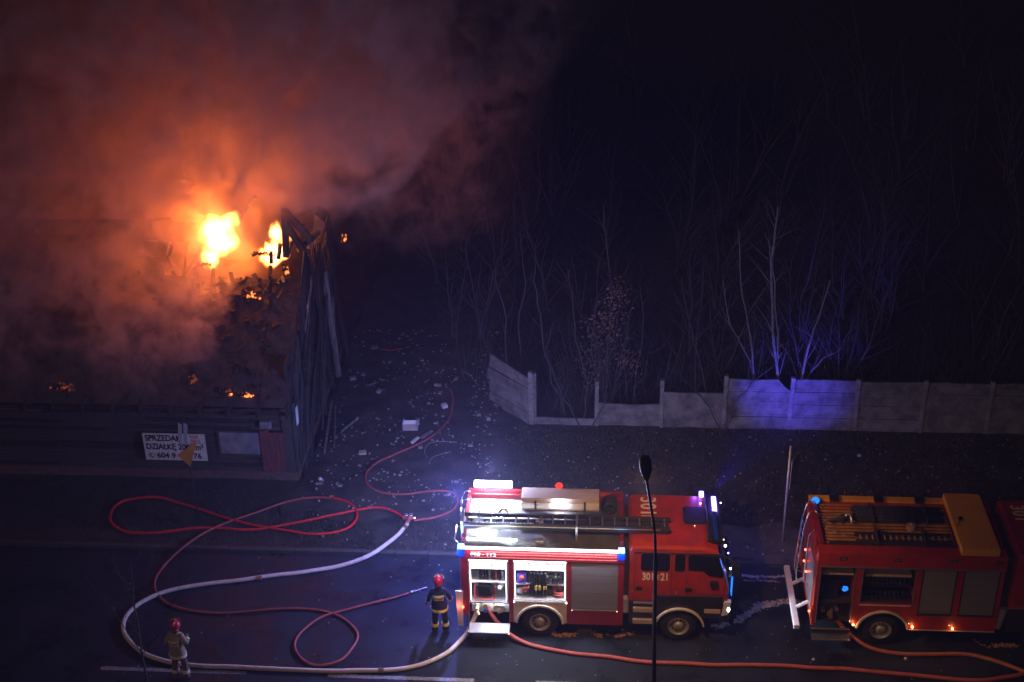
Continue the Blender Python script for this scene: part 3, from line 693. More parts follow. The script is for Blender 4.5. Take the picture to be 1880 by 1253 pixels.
redC = [(759, 957), (800, 950), (832, 937), (842, 918), (830, 904), (790, 902), (740, 908), (700, 904), (675, 890), (671, 869), (690, 850), (722, 836), (766, 817), (804, 793), (827, 766), (831, 735), (826, 715)]
hose('fire_hose', redC, .036, 'hose_dull', 'dull red hose looping from the divider up into the yard', base=.02, zs=[.05, .05, .05, .05, .05]+[.06]*4+[.10]*8, n=10)
dv = empty('hose_divider', G(752, 957, .13), 'brass three way hose divider where white and red hoses meet', 'hose divider')
MB().sph((0, 0, .10), .085, n=12).cyl((0, 0, .10), (-.17, .04, .08), .045).cyl((0, 0, .10), (.16, .03, .08), .045).cyl((0, 0, .10), (-.04, -.22, .07), .06).build('body', 'ink_red', dv, smooth=True)
for a in ((-.15, .04), (.14, .03), (-.04, -.2)): MB().cyl((a[0]*.9, a[1]*.9, .09), (a[0]*1.25, a[1]*1.25, .08), .06).build('coupling', 'brass', dv)
MB().ring((.05, .03, .22), .06, .012, 'z', 14, 5).cyl((.05, .03, .12), (.05, .03, .22), .012).ring((-.1, .05, .2), .05, .012, 'z', 14, 5).build('valve_wheel', 'alu', dv)
nz = empty('hose_nozzle', G(760, 1086, .05), 'metal branch nozzle at the end of the dull red hose', 'nozzle', rz=math.radians(28))
MB().cyl((-.12, 0, 0), (.0, 0, 0), .045).build('coupling', 'brass', nz); MB().cyl((0, 0, 0), (.30, 0, .0), .028, .018).cyl((.30, 0, 0), (.40, 0, 0), .035, .03).build('barrel', 'alu', nz)
MB().cyl((.1, 0, 0), (.13, .0, .14), .012).cyl((.16, 0, 0), (.15, -.12, .02), .015).build('handle', 'ink_red', nz)
cpl = MB().cyl((-.06, 0, .05), (.06, 0, .05), .052).build('hose_coupling', 'brass'); cpl.location = G(609, 915, .14); tag(cpl, 'brass coupling joining bright and dull red hoses', 'coupling')
# foam and sawdust patches
def patch(name, m, px, w, lab, cat, z=.006):
    b = MB(); P = catmull([G(a, c, z) for a, c in px], 10); rr = random.Random(len(lab)*7); L = sum((P[i+1]-P[i]).length for i in range(len(P)-1))
    for k in range(int(110*L*w/.1+60)):
        t = rr.random()*(len(P)-1); i = int(t); p = P[i].lerp(P[min(i+1, len(P)-1)], t-i)
        gap = noise.noise(p*1.8+Vector((0, 0, len(lab))))
        if gap < -.12 and rr.random() < .85: continue
        s_ = w*rr.uniform(.04, .24)*(1.2+gap); q = p+Vector((rr.gauss(0, w*.3), rr.gauss(0, w*.36)+.05*noise.noise(p*2.5), 0))
        g = bmesh.ops.create_icosphere(b.bm, subdivisions=1, radius=1)
        bmesh.ops.transform(b.bm, matrix=Matrix.Translation(q)@Matrix.Rotation(rr.uniform(0, 3), 4, 'Z')@Matrix.Diagonal((s_*rr.uniform(1, 2), s_, s_*rr.uniform(.12, .35), 1)), verts=g['verts'])
    return tag(b.build(name, m, smooth=True), lab, cat, kind='stuff')
patch('sawdust', 'sawdust', [(1014, 1160), (1025, 1167), (1045, 1163), (1070, 1159), (1090, 1161), (1103, 1168), (1118, 1163)], .12, 'orange sawdust streak under the first engine body', 'sawdust')
patch('sawdust', 'sawdust', [(1130, 1169), (1145, 1166), (1165, 1162)], .09, 'short sawdust smear under the engine steps', 'sawdust')
patch('foam', 'foam', [(1362, 1056), (1390, 1059), (1420, 1060), (1452, 1055)], .09, 'thin white foam line between the two engines', 'foam')
patch('foam', 'foam', [(1366, 1067), (1400, 1066), (1430, 1069), (1455, 1066)], .07, 'second thin foam line just below the first', 'foam')
patch('foam', 'foam', [(1352, 1140), (1380, 1122), (1400, 1112), (1430, 1106), (1470, 1104)], .16, 'wide ragged foam streak leading to the rear bumper', 'foam')
patch('foam', 'foam', [(1388, 1118), (1400, 1114), (1412, 1116)], .14, 'bright foam clump on the ragged streak', 'foam')
patch('foam', 'foam', [(1302, 1140), (1315, 1150), (1328, 1148), (1334, 1138)], .12, 'pinkish foam clump under the first engine bumper', 'foam')
patch('foam', 'sawdust', [(1789, 1176), (1803, 1184), (1815, 1189), (1850, 1184), (1885, 1186), (1910, 1184)], .12, 'yellowish foam streak under the second engine body', 'foam')
# ------------------------------------------------------------------ fire engines
def wheel(parent, x, y0, y1, r, rimr, side=1):
    w = empty('wheel', (x, (y0+y1)/2, r)); w.parent = parent
    t = MB()
    prof = [(rimr, -.5), (r*.93, -.5), (r, -.36), (r, .36), (r*.93, .5), (rimr, .5)]
    n = 36; W_ = abs(y1-y0); rings = []
    for k in range(n):
        a = 2*math.pi*k/n; rings.append([t.bm.verts.new((math.cos(a)*p*(1 if 1 else 1), q*W_, math.sin(a)*p)) for p, q in prof])
    for k in range(n):
        A, B = rings[k], rings[(k+1) % n]
        for j in range(len(prof)-1): t.bm.faces.new((A[j], A[j+1], B[j+1], B[j]))
    t.build('tyre', 'rubber', w, smooth=True)
    rm = MB(); fy = -W_*.5*side
    s = side
    prof = [(rimr, 0.0), (rimr*.94, -.015), (rimr*.9, .02), (rimr*.82, .10 if s > 0 else .1), (rimr*.45, .07), (rimr*.40, -.02), (rimr*.2, -.03), (.001, -.03)]
    rings = []
    for k in range(n):
        a = 2*math.pi*k/n; rings.append([rm.bm.verts.new((math.cos(a)*p, fy+q*s, math.sin(a)*p)) for p, q in prof])
    for k in range(n):
        A, B = rings[k], rings[(k+1) % n]
        for j in range(len(prof)-1): rm.bm.faces.new((A[j], A[j+1], B[j+1], B[j]))
    rm.build('rim', 'rim', w, smooth=True)
    nb_ = MB()
    for k in range(10):
        a = 2*math.pi*k/10; nb_.cyl((math.cos(a)*rimr*.6, fy+.09*s, math.sin(a)*rimr*.6), (math.cos(a)*rimr*.6, fy+.03*s, math.sin(a)*rimr*.6), .018, n=6)
    nb_.build('wheel_nuts', 'chassis', w)
def arch(parent, cx, cz, r, w, y, m, a0=5, a1=175, name='wheel_arch', d=.06):
    b = MB(); n = 22; pin = []; pout = []
    for k in range(n+1):
        a = math.radians(a0+(a1-a0)*k/n); pin.append((cx+math.cos(a)*r, cz+math.sin(a)*r)); pout.append((cx+math.cos(a)*(r+w), cz+math.sin(a)*(r+w)))
    b.prism(pin+pout[::-1], y-d, y+.02); return b.build(name, m, parent)
def panel_arch(parent, x0, x1, z0, z1, cx, cz, r, y0, y1, m, name):
    # panel with a wheel cut-out from below
    n = 20; pts = [(x0, z0), (x0, z1), (x1, z1), (x1, z0)]
    a_s = math.asin(max(-1, min(1, (z0-cz)/r)))
    arc = [(cx+math.cos(a)*r, cz+math.sin(a)*r) for a in [a_s+(math.pi-2*a_s)*k/n for k in range(n+1)]]
    b = MB(); b.prism(pts+arc, y0, y1); return b.build(name, m, parent)
OX, OY = -3.65, 30.05
ORD = ['first', 'second', 'third', 'fourth', 'fifth', 'sixth', 'seventh', 'eighth', 'ninth', 'tenth', 'eleventh']
def eq(b, name, m, lab, cat, T, group=None, smooth=False):
    # equipment standing inside a bay: own top-level thing, built in truck coordinates
    bb = [v.co.copy() for v in b.bm.verts]; c = Vector((sum(v.x for v in bb)/len(bb), sum(v.y for v in bb)/len(bb), min(v.z for v in bb)))
    o = b.build(name, m, None, origin=tuple(c), off=T, smooth=smooth); tag(o, lab, cat, group); return o
# ---- engine one
T1 = (OX, OY, 0)
e1 = empty('fire_engine', T1, 'red fire engine with open lit equipment bays and white roof lights', 'fire engine')
L1, W1, TOP = 4.35, 2.5, 3.02
MB().box(.1, 7.0, .85, 1.05, .55, .78).box(.1, 7.0, 1.5, 1.7, .55, .78).box(.3, 4.3, .7, 1.9, .78, .95).cyl((2.11, .2, .5), (2.11, 2.3, .5), .09).cyl((5.82, .2, .5), (5.82, 2.3, .5), .09).build('chassis', 'chassis', e1)
b = MB()
b.box(.06, .2, 0, .62, .72, 2.62).box(1.28, 1.40, 0, .62, .5, 2.62).box(2.84, 2.96, 0, .62, .5, 2.62).box(4.20, 4.35, 0, .62, .5, 2.72)  # pillars
b.box(.02, L1, 1.85, W1, .5, 2.72).box(0, .06, 0, W1, .72, 2.72).box(L1-.05, L1-.003, .62, 1.85, .9, 2.72)
b.build('body', 'dark_red', e1, bev=.004)
MB().box(0.03, L1, -.035, .3, 2.625, 2.98, bev=.015).build('top_band', 'dark_red', e1)
for zz in (2.70, 2.80, 2.885): MB().box(.3, 4.15, -.043, -.036, zz, zz+.030).build('stripe', 'ink_red', e1)
text('lettering', '998 · 112', .15, 'paper', e1, (.62, -.048, 2.80), rx, 1.2, .004)
MB().box(.06, L1-.05, .30, 1.84, 2.66, 2.70).build('bay_ceiling', 'alu_paint', e1)
MB().box(.06, L1-.05, .68, .72, .55, 2.65).build('bay_back_wall', 'alu_paint', e1)
MB().box(.2, 1.28, .02, .68, 1.12, 1.16).box(1.4, 2.84, .02, .68, 1.24, 1.28).build('bay_floor', 'checker_plate', e1)
MB().box(.2, 1.28, .3, .68, .60, .64).build('bay_floor', 'checker_plate', e1)
for a, c, z0 in ((1.22, 1.278, 1.16), (.2, .24, 1.16), (1.402, 1.44, 1.28), (2.80, 2.838, 1.28)): MB().box(a, c, .04, .62, z0, 2.62).build('bay_lining', 'alu_paint', e1)
for (a, c, zz) in ((.24, 1.22, 2.18), (.24, 1.22, 1.72), (1.44, 2.80, 2.18), (1.44, 2.8, 1.70)): MB().box(a, c, .14, .67, zz, zz+.03).build('shelf', 'alu_paint', e1)
MB().box(.22, 1.26, -.012, .012, 2.585, 2.635).box(1.42, 2.82, -.012, .012, 2.585, 2.635).build('shutter_roll', 'bay_light', e1)
# bay lamps: vertical strips on the lining and a strip under each shutter roll
for (x, z0, z1) in ((.245, 1.2, 2.55), (1.215, 1.2, 2.55), (1.445, 1.32, 2.55), (2.795, 1.32, 2.55)):
    MB().box(x-.012 if x in (1.215, 2.795) else x, x if x in (1.215, 2.795) else x+.012, .06, .10, z0, z1).build('bay_lamp', 'bay_light', e1)
for (a, c) in ((.2, 1.28), (1.4, 2.84)):
    cx_ = (a+c)/2; lamp('AREA', (cx_, .08, 2.55), 26*(c-a), (.86, .88, 1), e1, c-a-.1, target=(cx_, .5, 1.2), sy=.05)
lamp('AREA', (.74, .15, 1.08), 8, (.86, .9, 1), e1, .8, target=(.74, .3, .5), sy=.05)
# closed shutter and skirts
MB().box(2.96, 4.20, .015, .04, 1.03, 2.62).build('roller_shutter', 'shutter', e1)
b = MB()
for k in range(40): b.box(2.975, 4.185, .006, .0145, 1.05+k*.039, 1.05+k*.039+.030)
o = b.build('shutter_slat', 'shutter', e1); o['kind'] = 'stuff'
MB().box(2.96, 4.21, -.02, .012, .985, 1.015).build('shutter_handle', 'brass', e1)
MB().box(2.965, 4.195, -.004, .03, .50, .975).build('skirt', 'dark_red', e1, bev=.008)
panel_arch(e1, 1.402, 2.838, .52, 1.23, 2.11, .50, .63, -.006, .04, 'cream_paint', 'arch_panel')
arch(e1, 2.11, .50, .60, .055, .0, 'white_trim', 3, 177)
MB().box(2.04, 2.18, -.012, -.006, 1.15, 1.19).build('label_plate', 'ink_black', e1)
MB().box(1.41, 2.83, -.015, -.005, 1.245, 1.27).build('bay_sill', 'alu_paint', e1)
for x in (1.42, 2.83): MB().sph((x, -.03, 1.24), .018, n=8).build('marker_lamp', 'head_light', e1)
for x in (2.98, 4.19): MB().sph((x, -.03, 1.0), .014, n=8).build('marker_lamp', 'warm_dot', e1)
# pump connections
MB().box(.24, 1.26, .28, .30, .62, 1.10).build('pump_panel', 'alu_paint', e1)
for x, zz, r_ in ((.42, .92, .07), (.62, .93, .07), (.95, .86, .12)):
    MB().cyl((x, .28, zz), (x, .12, zz), r_).build('pump_outlet', 'brass', e1, smooth=False)
MB().cyl((.42, .30, .92), (.40, -.02, .88), .065).cyl((.40, -.02, .88), (.44, -.10, .80), .068).build('hose_coupling', 'brass', e1)
MB().sph((1.0, .22, .80), .13, n=14).tube([(.9, .2, .95), (1.1, .15, .95), (1.15, .2, .75), (.95, .15, .7)], .04, 8).build('pump_body', 'alu_paint', e1, smooth=True)
MB().cyl((.62, .22, .74), (.62, .14, .74), .055).build('pump_cap', 'blue_lens', e1)
# folding steps
st = MB(); st.box(.18, 1.30, -.42, -.02, .44, .47); st.build('folding_step', 'checker_plate', e1, bev=.004)
MB().sph((1.29, -.42, .45), .02, n=8).build('marker_lamp', 'warm_dot', e1)
MB().bar((.2, -.05, .8), (.2, -.35, .5), .03).build('step_bracket', 'chassis', e1)
# rear flap and ladder
fl = MB(); fl.prism([(-.12, .35), (.02, .35), (.04, 1.55), (-.16, 1.55)], -.03, .0); fl.build('rear_flap', 'alu_paint', e1)
MB().sph((.03, -.05, 1.02), .04, n=8).build('tail_lamp', 'tail_red', e1); lamp('POINT', (-.1, -.15, 1.02), 3, (1, .15, .08), e1, .04)
MB().box(-.03, 0.0, .2, 1.3, .9, 2.5).build('rear_shutter', 'alu', e1)
for y in (1.55, 1.95): MB().tube([(-.03, y, .9), (-.13, y, 1.0), (-.13, y, 3.1), (-.04, y, 3.42), (.12, y, 3.42)], .02, 8).build('ladder_rail', 'alu', e1, smooth=True)
for k in range(7): MB().cyl((-.13, 1.55, 1.1+k*.3), (-.13, 1.95, 1.1+k*.3), .014, n=8).build('ladder_rung', 'alu', e1)
MB().tube([(-.03, .25, 2.9), (-.16, .3, 3.05), (-.16, .9, 3.05), (-.03, .95, 2.9)], .02, 8).build('grab_rail', 'alu', e1, smooth=True)
# roof
MB().box(.03, L1-.03, .28, 2.22, 2.985, 3.005).build('roof_deck', 'roof_plate', e1)
MB().box(.03, L1-.03, 2.22, 2.5, 2.72, 3.16, bev=.015).build('roof_rim', 'dark_red', e1)
MB().box(.03, .12, .3, 2.2, 3.0, 3.12).box(4.22, 4.32, .3, 2.2, 3.0, 3.10).build('roof_rim', 'dark_red', e1)
MB().box(.12, 4.2, .01, .26, 3.02, 3.045).build('roof_edge', 'roof_plate', e1)
MB().box(.10, 4.22, -.055, -.015, 2.99, 3.045).build('led_strip', 'led_strip', e1)
lamp('AREA', (2.2, -.12, 3.0), 62, (.84, .84, 1), e1, 4.0, target=(2.2, -.65, 1.6), sy=.06)
MB().box(.16, 1.5, .24, .30, 3.06, 3.10, bev=.01).build('added_deck_glow', 'led_strip', e1)  # added glowing tube, no real lamp of the engine; brightens the rear deck
lamp('AREA', (.8, .33, 3.16), 26, (.78, .92, 1), e1, 1.2, target=(1.0, .75, 3.0), sy=.05)  # added light of that tube, makes the pale pool on the deck
# bright strip lamp on the far rear corner
fb = MB().box(.2, 1.25, 2.28, 2.42, 3.34, 3.48, bev=.02); fb.build('flood_lamp', 'led_hot', e1)
MB().box(.35, .39, 2.3, 2.4, 3.16, 3.35).box(1.05, 1.09, 2.3, 2.4, 3.16, 3.35).build('lamp_bracket', 'alu', e1)
lamp('AREA', (.72, 2.2, 3.36), 240, (.86, .88, 1), e1, 1.0, target=(.72, 1.3, 3.0), sy=.12)
lamp('AREA', (.72, 2.46, 3.36), 45, (.55, .58, 1), e1, 1.0, target=(.6, 5, 1.4), sy=.12)
lamp('POINT', (.72, 2.45, 3.75), 620, (.46, .53, 1), e1, .12)
# chests
MB().box(1.54, 3.66, 1.72, 2.22, 3.02, 3.42, bev=.012).build('roof_chest', 'chest', e1)
MB().box(1.54, 3.66, 1.66, 1.715, 3.12, 3.30).build('chest_trim', 'alu_paint', e1)
for x in (1.9, 3.25): MB().box(x, x+.05, 1.62, 1.67, 3.1, 3.36).build('chest_latch', 'chassis', e1)
MB().box(2.42, 2.78, 1.58, 1.65, 3.26, 3.34, bev=.01).build('roof_lamp', 'led_hot', e1)
lamp('AREA', (2.6, 1.56, 3.28), 22, (.9, .9, 1), e1, .34, target=(2.6, 1.2, 3.0), sy=.06)
MB().sph((2.55, 2.3, 3.44), .11, (1, 1, .8), n=12).build('red_beacon', 'red_light', e1, smooth=True)
MB().box(1.45, 4.25, .93, 1.36, 3.02, 3.12, bev=.01).build('flat_chest', 'chest', e1)
MB().box(3.68, 4.0, 2.1, 2.2, 3.25, 3.32).build('bracket', 'ink_red', e1)
for k in range(3):
    o = MB().ring((0, 0, 0), .15, .055, 'y', 18, 6).build('suction_hose_coil', 'rubber', None, smooth=True); o.location = (OX+3.96, OY+1.62+.17*k, 3.22)
    tag(o, ('nearest', 'middle', 'farthest')[k]+' of the three black rubber coils at the front end of the roof chest', 'hose coil', 'rubber coils on the first engine roof')
# monitor
mo = empty('water_monitor', (OX+.95, OY+1.15, 3.01), 'chrome water cannon with bent pipe on the lit roof deck', 'water cannon')
MB().cyl((0, 0, 0), (0, 0, .12), .09).build('base', 'alu', mo)
MB().tube([(0, 0, .1), (0, 0, .28), (.08, .12, .34), (.2, .16, .30), (.26, .06, .22)], .045, 10).build('elbow', 'alu', mo, smooth=True)
MB().cyl((0, 0, .24), (-.5, -.1, .20), .035, .028).cyl((-.5, -.1, .2), (-.58, -.12, .2), .045).build('barrel', 'alu', mo)
MB().cyl((.1, -.02, .12), (.52, .0, .10), .02).sph((.5, 0, .12), .035, n=8).build('handle', 'chassis', mo)
stnd = MB().cyl((0, 0, 0), (0, 0, .55), .012).cyl((-.16, .02, .42), (.12, -.02, .40), .01).cyl((-.05, 0, 0), (.05, 0, 0), .03); o = stnd.build('antenna_stand', 'chassis'); o.location = (OX+.45, OY+1.05, 3.01); tag(o, 'thin dark post with crossbar on the lit rear roof', 'post')
# ladder on the roof
def ladder(name, x0, x1, ya, yb, z, n, lab, m1='lamp_dark', m2='alu', T=(0, 0, 0)):
    L = empty(name, (x0, (ya+yb)/2, z), lab, 'ladder')
    for y in (ya, yb):
        MB().box(0, x1-x0, y-(ya+yb)/2-.03, y-(ya+yb)/2+.03, 0, .10, bev=.006).build('rail', m1, L)
    for k in range(n):
        x = .15+(x1-x0-.3)*k/(n-1); MB().box(x-.018, x+.018, -(yb-ya)/2+.03, (yb-ya)/2-.03, .03, .07).build('rung', m2, L)
    return L
l1 = ladder('extension_ladder', OX-.02, OX+5.55, OY+.52, OY+.96, 3.33, 17, 'long dark extension ladder on the roof reaching over the cab')
MB().box(.1, 5.3, -.26, -.235, .02, .045).build('edge_strip', 'brass', l1)
for x in (2.1, 2.15): pass
l1b = ladder('inner_ladder', OX+.1, OX+5.5, OY+.58, OY+.90, 3.20, 16, 'narrower ladder nested under the long dark roof ladder', 'lamp_dark', 'lamp_dark')
MB().box(.0, .06, .45, 1.05, 3.0, 3.50).box(3.05, 3.10, .40, 1.05, 3.0, 3.46).build('ladder_cradle', 'alu', e1)
for y, x in ((.70, 1.98), (.18, 2.0)): MB().box(x, x+.2, y, y+.09, 3.32 if y > .5 else 3.06, 3.40 if y > .5 else 3.14, bev=.01).build('amber_clip', 'brass', e1)
ladder('short_ladder', OX+1.9, OX+4.0, OY+1.0, OY+1.28, 3.14, 8, 'short dark ladder lying on the flat roof chest', 'chassis', 'chassis')
# beacons on body
for x in (-.07, 4.17):
    MB().box(x, x+.20, -.05, .16, 2.72, 2.98, bev=.02).build('beacon_housing', 'blue_lens', e1)
    MB().box(x+.02, x+.18, -.06, .10, 2.985, 3.05, bev=.01).build('beacon_light', 'cyan_light', e1)
lamp('POINT', (-.25, -.12, 3.0), 150, (.22, .30, 1), e1, .08); lamp('POINT', (4.30, -.14, 2.98), 9, (.06, .25, 1), e1, .05)
lamp('POINT', (-.3, 2.3, 3.1), 1450, (.21, .25, 1), e1, .08)  # extra blue light without a beacon, added for the haze glow behind the engine
# cab
cab = empty('cab', (0, 0, 0)); cab.parent = e1
prof = [(4.47, 1.34), (4.47, 3.06), (4.55, 3.14), (6.45, 3.14), (6.80, 3.02), (7.02, 2.30), (7.14, 1.85), (7.14, 1.34)]
b = MB()
cols_ = []
ys = [(0.02, .0), (.05, .035), (2.45, .035), (2.48, .0)]
# cab shell with softened roof edges
def cabring(y, ins):
    cxm, czm = 5.8, 2.2
    out = []
    for x, z in prof:
        out.append(b.bm.verts.new((x+(-ins if x > cxm else ins)*.6, y, z-(ins if z > 3 else 0))))
    return out
rg = [cabring(.04, .06), cabring(0.06, .03), cabring(.12, 0), cabring(2.38, 0), cabring(2.44, .03), cabring(2.46, .06)]
for A, B in zip(rg, rg[1:]):
    for k in range(len(prof)): b.bm.faces.new((A[k], A[(k+1) % 8], B[(k+1) % 8], B[k]))
b.bm.faces.new(rg[0]); b.bm.faces.new(rg[-1][::-1]); b.build('shell', 'fire_red', e1)
MB().box(4.60, 6.95, .005, .045, 2.955, 2.975).build('gutter', 'chassis', e1)
def glass(name, poly, y0=.0, y1=.042, m='dark_glass'): MB().prism(poly, y0, y1).build(name, m, e1, bev=.006)
def rrect(x0, x1, z0, z1, c=.05):
    return [(x0+c, z0), (x1-c, z0), (x1, z0+c), (x1, z1-c), (x1-c, z1), (x0+c, z1), (x0, z1-c), (x0, z0+c)]
glass('window', rrect(4.79, 5.55, 2.38, 2.92), .018)
glass('window', rrect(5.68, 5.95, 2.38, 2.92, .04), .018)
glass('window', [(6.04, 2.42), (6.42, 2.40), (6.60, 2.25), (6.95, 2.20), (6.98, 2.35), (6.80, 2.90), (6.08, 2.92), (6.02, 2.86)], .018)
for x0, x1, z0 in ((4.62, 5.60, 1.38), (6.0, 7.02, 1.62)):
    bb = MB()
    for (a, c, d, e_) in ((x0, x1, z0, z0+.012), (x0, x0+.012, z0+.012, 2.95), (x1, x1+.012, z0, 2.95 if x1 < 6 else 2.2)): bb.box(a, c, .028, .044, d, e_)
    bb.build('door_seam', 'chassis', e1)
for x in (4.67, 5.98): MB().box(x, x+.18, .01, .045, 1.72, 1.83, bev=.008).build('door_handle', 'black_plastic', e1)
for x in (4.55, 5.72): MB().box(x, x+.05, .03, .044, 1.62, 1.70).build('marker_lamp', 'brass', e1)
text('lettering', '301', .33, 'lettering', e1, (4.995, .030, 2.16), rx, .68, .007)
text('lettering', '21', .33, 'lettering', e1, (5.43, .030, 2.16), rx, .70, .007)
def boxed(parent, loc, rot, sc):
    o = empty('emblem', loc); o.parent = parent; o.rotation_euler = rot
    bb = MB(); w, h, t = .10*sc, .13*sc, .012*sc
    bb.box(-w, w, -h, -h+t*1.3, 0, .004).box(-w, w, h-t*1.3, h, 0, .004).box(-w, -w+t*1.3, -h+t*1.3, h-t*1.3, 0, .004).box(w-t*1.3, w, -h+t*1.3, h-t*1.3, 0, .004)
    bb.build('emblem_frame', 'lettering', o); text('lettering', 'E', .2*sc, 'lettering', o, (0, 0, .001), (0, 0, 0), .9, .003)
boxed(e1, (5.235, .030, 2.16), rx, .55)
rt = (0, 0, -math.pi/2)
text('lettering', '301', .60, 'lettering', e1, (4.98, 1.86, 3.144), rt, .90, .008, kern=1.1); boxed(e1, (4.98, 1.30, 3.144), rt, 1.25)
text('lettering', '21', .52, 'lettering', e1, (4.98, .85, 3.144), rt, .90, .008)
MB().prism(rrect(5.92, 6.52, 1.08, 1.86, .08), 3.142, 3.175, 'z').build('roof_hatch', 'black_plastic', e1, bev=.008)
MB().sph((6.22, 1.0, 3.16), .015, n=6).build('hatch_lock', 'warm_dot', e1)
MB().prism([(6.52, 3.13), (6.84, 3.01), (6.90, 3.04), (6.56, 3.19)], .35, 2.40).build('visor', 'black_plastic', e1)
MB().prism([(6.86, 2.92), (7.03, 2.35), (7.06, 2.36), (6.89, 2.96)], .18, 2.32).build('windscreen', 'dark_glass', e1)
MB().box(6.62, 6.92, .28, 2.42, 3.16, 3.20).build('light_bar_base', 'black_plastic', e1)
MB().box(6.70, 6.82, .35, 1.55, 3.20, 3.27, bev=.02).build('light_bar_lens', 'blue_lens', e1)
MB().box(6.72, 6.84, 1.60, 2.20, 3.20, 3.29, bev=.02).build('beacon_light', 'purple_light', e1)
MB().box(6.40, 6.52, 2.28, 2.42, 3.18, 3.30, bev=.02).build('beacon_light', 'purple_light', e1)
for k, y in enumerate((1.68, 1.83, 1.98, 2.13)): MB().box(6.70, 6.715, y-.005, y+.005, 3.19, 3.30).build('lens_divider', 'black_plastic', e1)
MB().sph((6.42, 2.0, 3.18), .03, n=8).build('marker_lamp', 'purple_light', e1)
lamp('SPOT', (6.86, 2.5, 3.30), 9000, (.07, .055, 1), e1, .05, target=(9.9, 10.7, 1.75), spot=27).data.spot_blend = 1.0
lamp('SPOT', (7.05, 2.3, 3.20), 180, (.08, .08, 1), e1, .05, target=(8.6, 5.2, 0), spot=75)
lamp('POINT', (6.3, 2.62, 3.35), 12, (.16, .08, 1), e1, .05)
for i, (x, y, z, s_, mm) in enumerate(((7.02, .55, 2.86, .035, 'head_light'), (6.98, .70, 2.95, .02, 'warm_dot'), (7.10, .45, 2.70, .022, 'purple_light'), (7.2, .3, 2.3, .022, 'purple_light'), (7.2, .5, 2.15, .03, 'led_white'), (7.0, 2.3, 3.0, .02, 'head_light'))):
    MB().sph((x, y, z), s_, n=8).build('marker_lamp', mm, e1)
# mirrors
MB().tube([(6.9, .04, 2.95), (7.12, -.12, 2.93), (7.25, -.18, 2.85)], .02, 6).build('mirror_arm', 'black_plastic', e1)
MB().box(7.14, 7.34, -.30, -.10, 2.50, 2.86, bev=.03).build('mirror', 'black_plastic', e1)
MB().box(6.62, 6.82, -.06, .02, 1.95, 2.12, bev=.02).build('mirror', 'black_plastic', e1)
MB().bar((6.9, -.04, 2.95), (6.35, -.02, 2.98), .05).build('mirror_arm', 'black_plastic', e1)
# front face
MB().box(7.14, 7.22, .35, 2.15, 1.45, 2.0, bev=.02).build('grille', 'black_plastic', e1)
MB().box(7.225, 7.25, .22, .62, 1.45, 2.20, bev=.01).build('strobe_panel', 'blue_soft', e1)
lamp('POINT', (7.9, .9, 2.0), 30, (.03, .22, 1), e1, .06)
MB().box(6.95, 7.20, .0, 2.5, .72, 1.32, bev=.03).build('bumper', 'black_plastic', e1)
MB().prism([(6.98, .95), (7.16, 1.0), (7.22, 1.42), (7.04, 1.42)], -.025, .12).build('headlight', 'alu_paint', e1, bev=.01)
MB().sph((7.16, -.01, 1.18), .07, (.6, .5, 1.3), n=10).build('headlight_lens', 'head_light', e1)
lamp('SPOT', (7.35, .2, 1.15), 260, (.9, .88, 1), e1, .05, target=(11, .8, 1.0), spot=60)
panel_arch(e1, 5.18, 6.98, .85, 1.56, 5.87, .52, .66, .0, .05, 'black_plastic', 'fender')
arch(e1, 5.87, .50, .64, .045, -.01, 'white_trim', 8, 172)
MB().box(6.52, 6.95, -.01, .03, 1.02, 1.16, bev=.01).build('fog_panel', 'cream_paint', e1)
MB().box(4.50, 5.20, .06, 1.2, .55, 1.34).build('step_housing', 'chassis', e1)
for zz in (1.28, 1.0, .60): MB().box(4.62, 5.14, -.02, .14, zz, zz+(.03 if zz > 1.2 else .13)).build('cab_step', 'chest' if zz < 1.2 else 'alu', e1)
MB().box(4.35, 4.47, .25, 2.2, .8, 2.9).build('gap_panel', 'chassis', e1)
MB().cyl((4.42, .15, .9), (4.42, .15, 1.35), .1).build('air_tank', 'checker_plate', e1)
MB().box(5.15, 5.2, .0, .1, .25, .55).build('mud_flap', 'rubber', e1)
for (x, yy) in ((2.11, 0), (5.86, 0)):
    wheel(e1, x, .03, .33, .5, .29); wheel(e1, x, 2.47, 2.17, .5, .29, -1)
# equipment in bays of engine one
def cylx(b, x, y, z0, z1, r): return b.cyl((x, y, z0), (x, y, z1), r, n=10)
b = MB().box(.34, 1.10, .30, .55, 2.33, 2.50, bev=.03); eq(b, 'kit_bag', 'ink_red', 'red holdall on the top shelf of the rear lit bay', 'bag', T1)
b = MB().ring((.62, .22, 2.27), .05, .014, 'y', 14, 6).ring((.85, .22, 2.28), .055, .014, 'y', 14, 6); eq(b, 'coupling_spanners', 'alu', 'shiny ring spanners below the red holdall', 'spanner', T1)
mats_ = ['black_plastic', 'ink_black', 'black_plastic', 'alu', 'black_plastic', 'hose_pink', 'black_plastic', 'alu']
for k in range(8):
    x = .50+k*.085; b = MB().box(x-.028, x+.028, .22, .40, 1.77, 2.10-.02*(k % 3), bev=.008).cyl((x, .21, 1.95), (x, .16, 1.95), .022)
    eq(b, 'branch_pipe', mats_[k], ORD[k]+' branch pipe from the left on the middle shelf of the lit rear bay', 'branch pipe', T1, 'branch pipes racked in the rear bay')
b = MB(); b.box(.44, .80, .14, .50, 1.26, 1.62, bev=.01)
for k in range(6): b.box(.455+k*.06, .475+k*.06, .12, .14, 1.28, 1.6)
eq(b, 'hose_reel_drum', 'black_plastic', 'black ribbed hose drum in the rear lit bay', 'hose drum', T1)
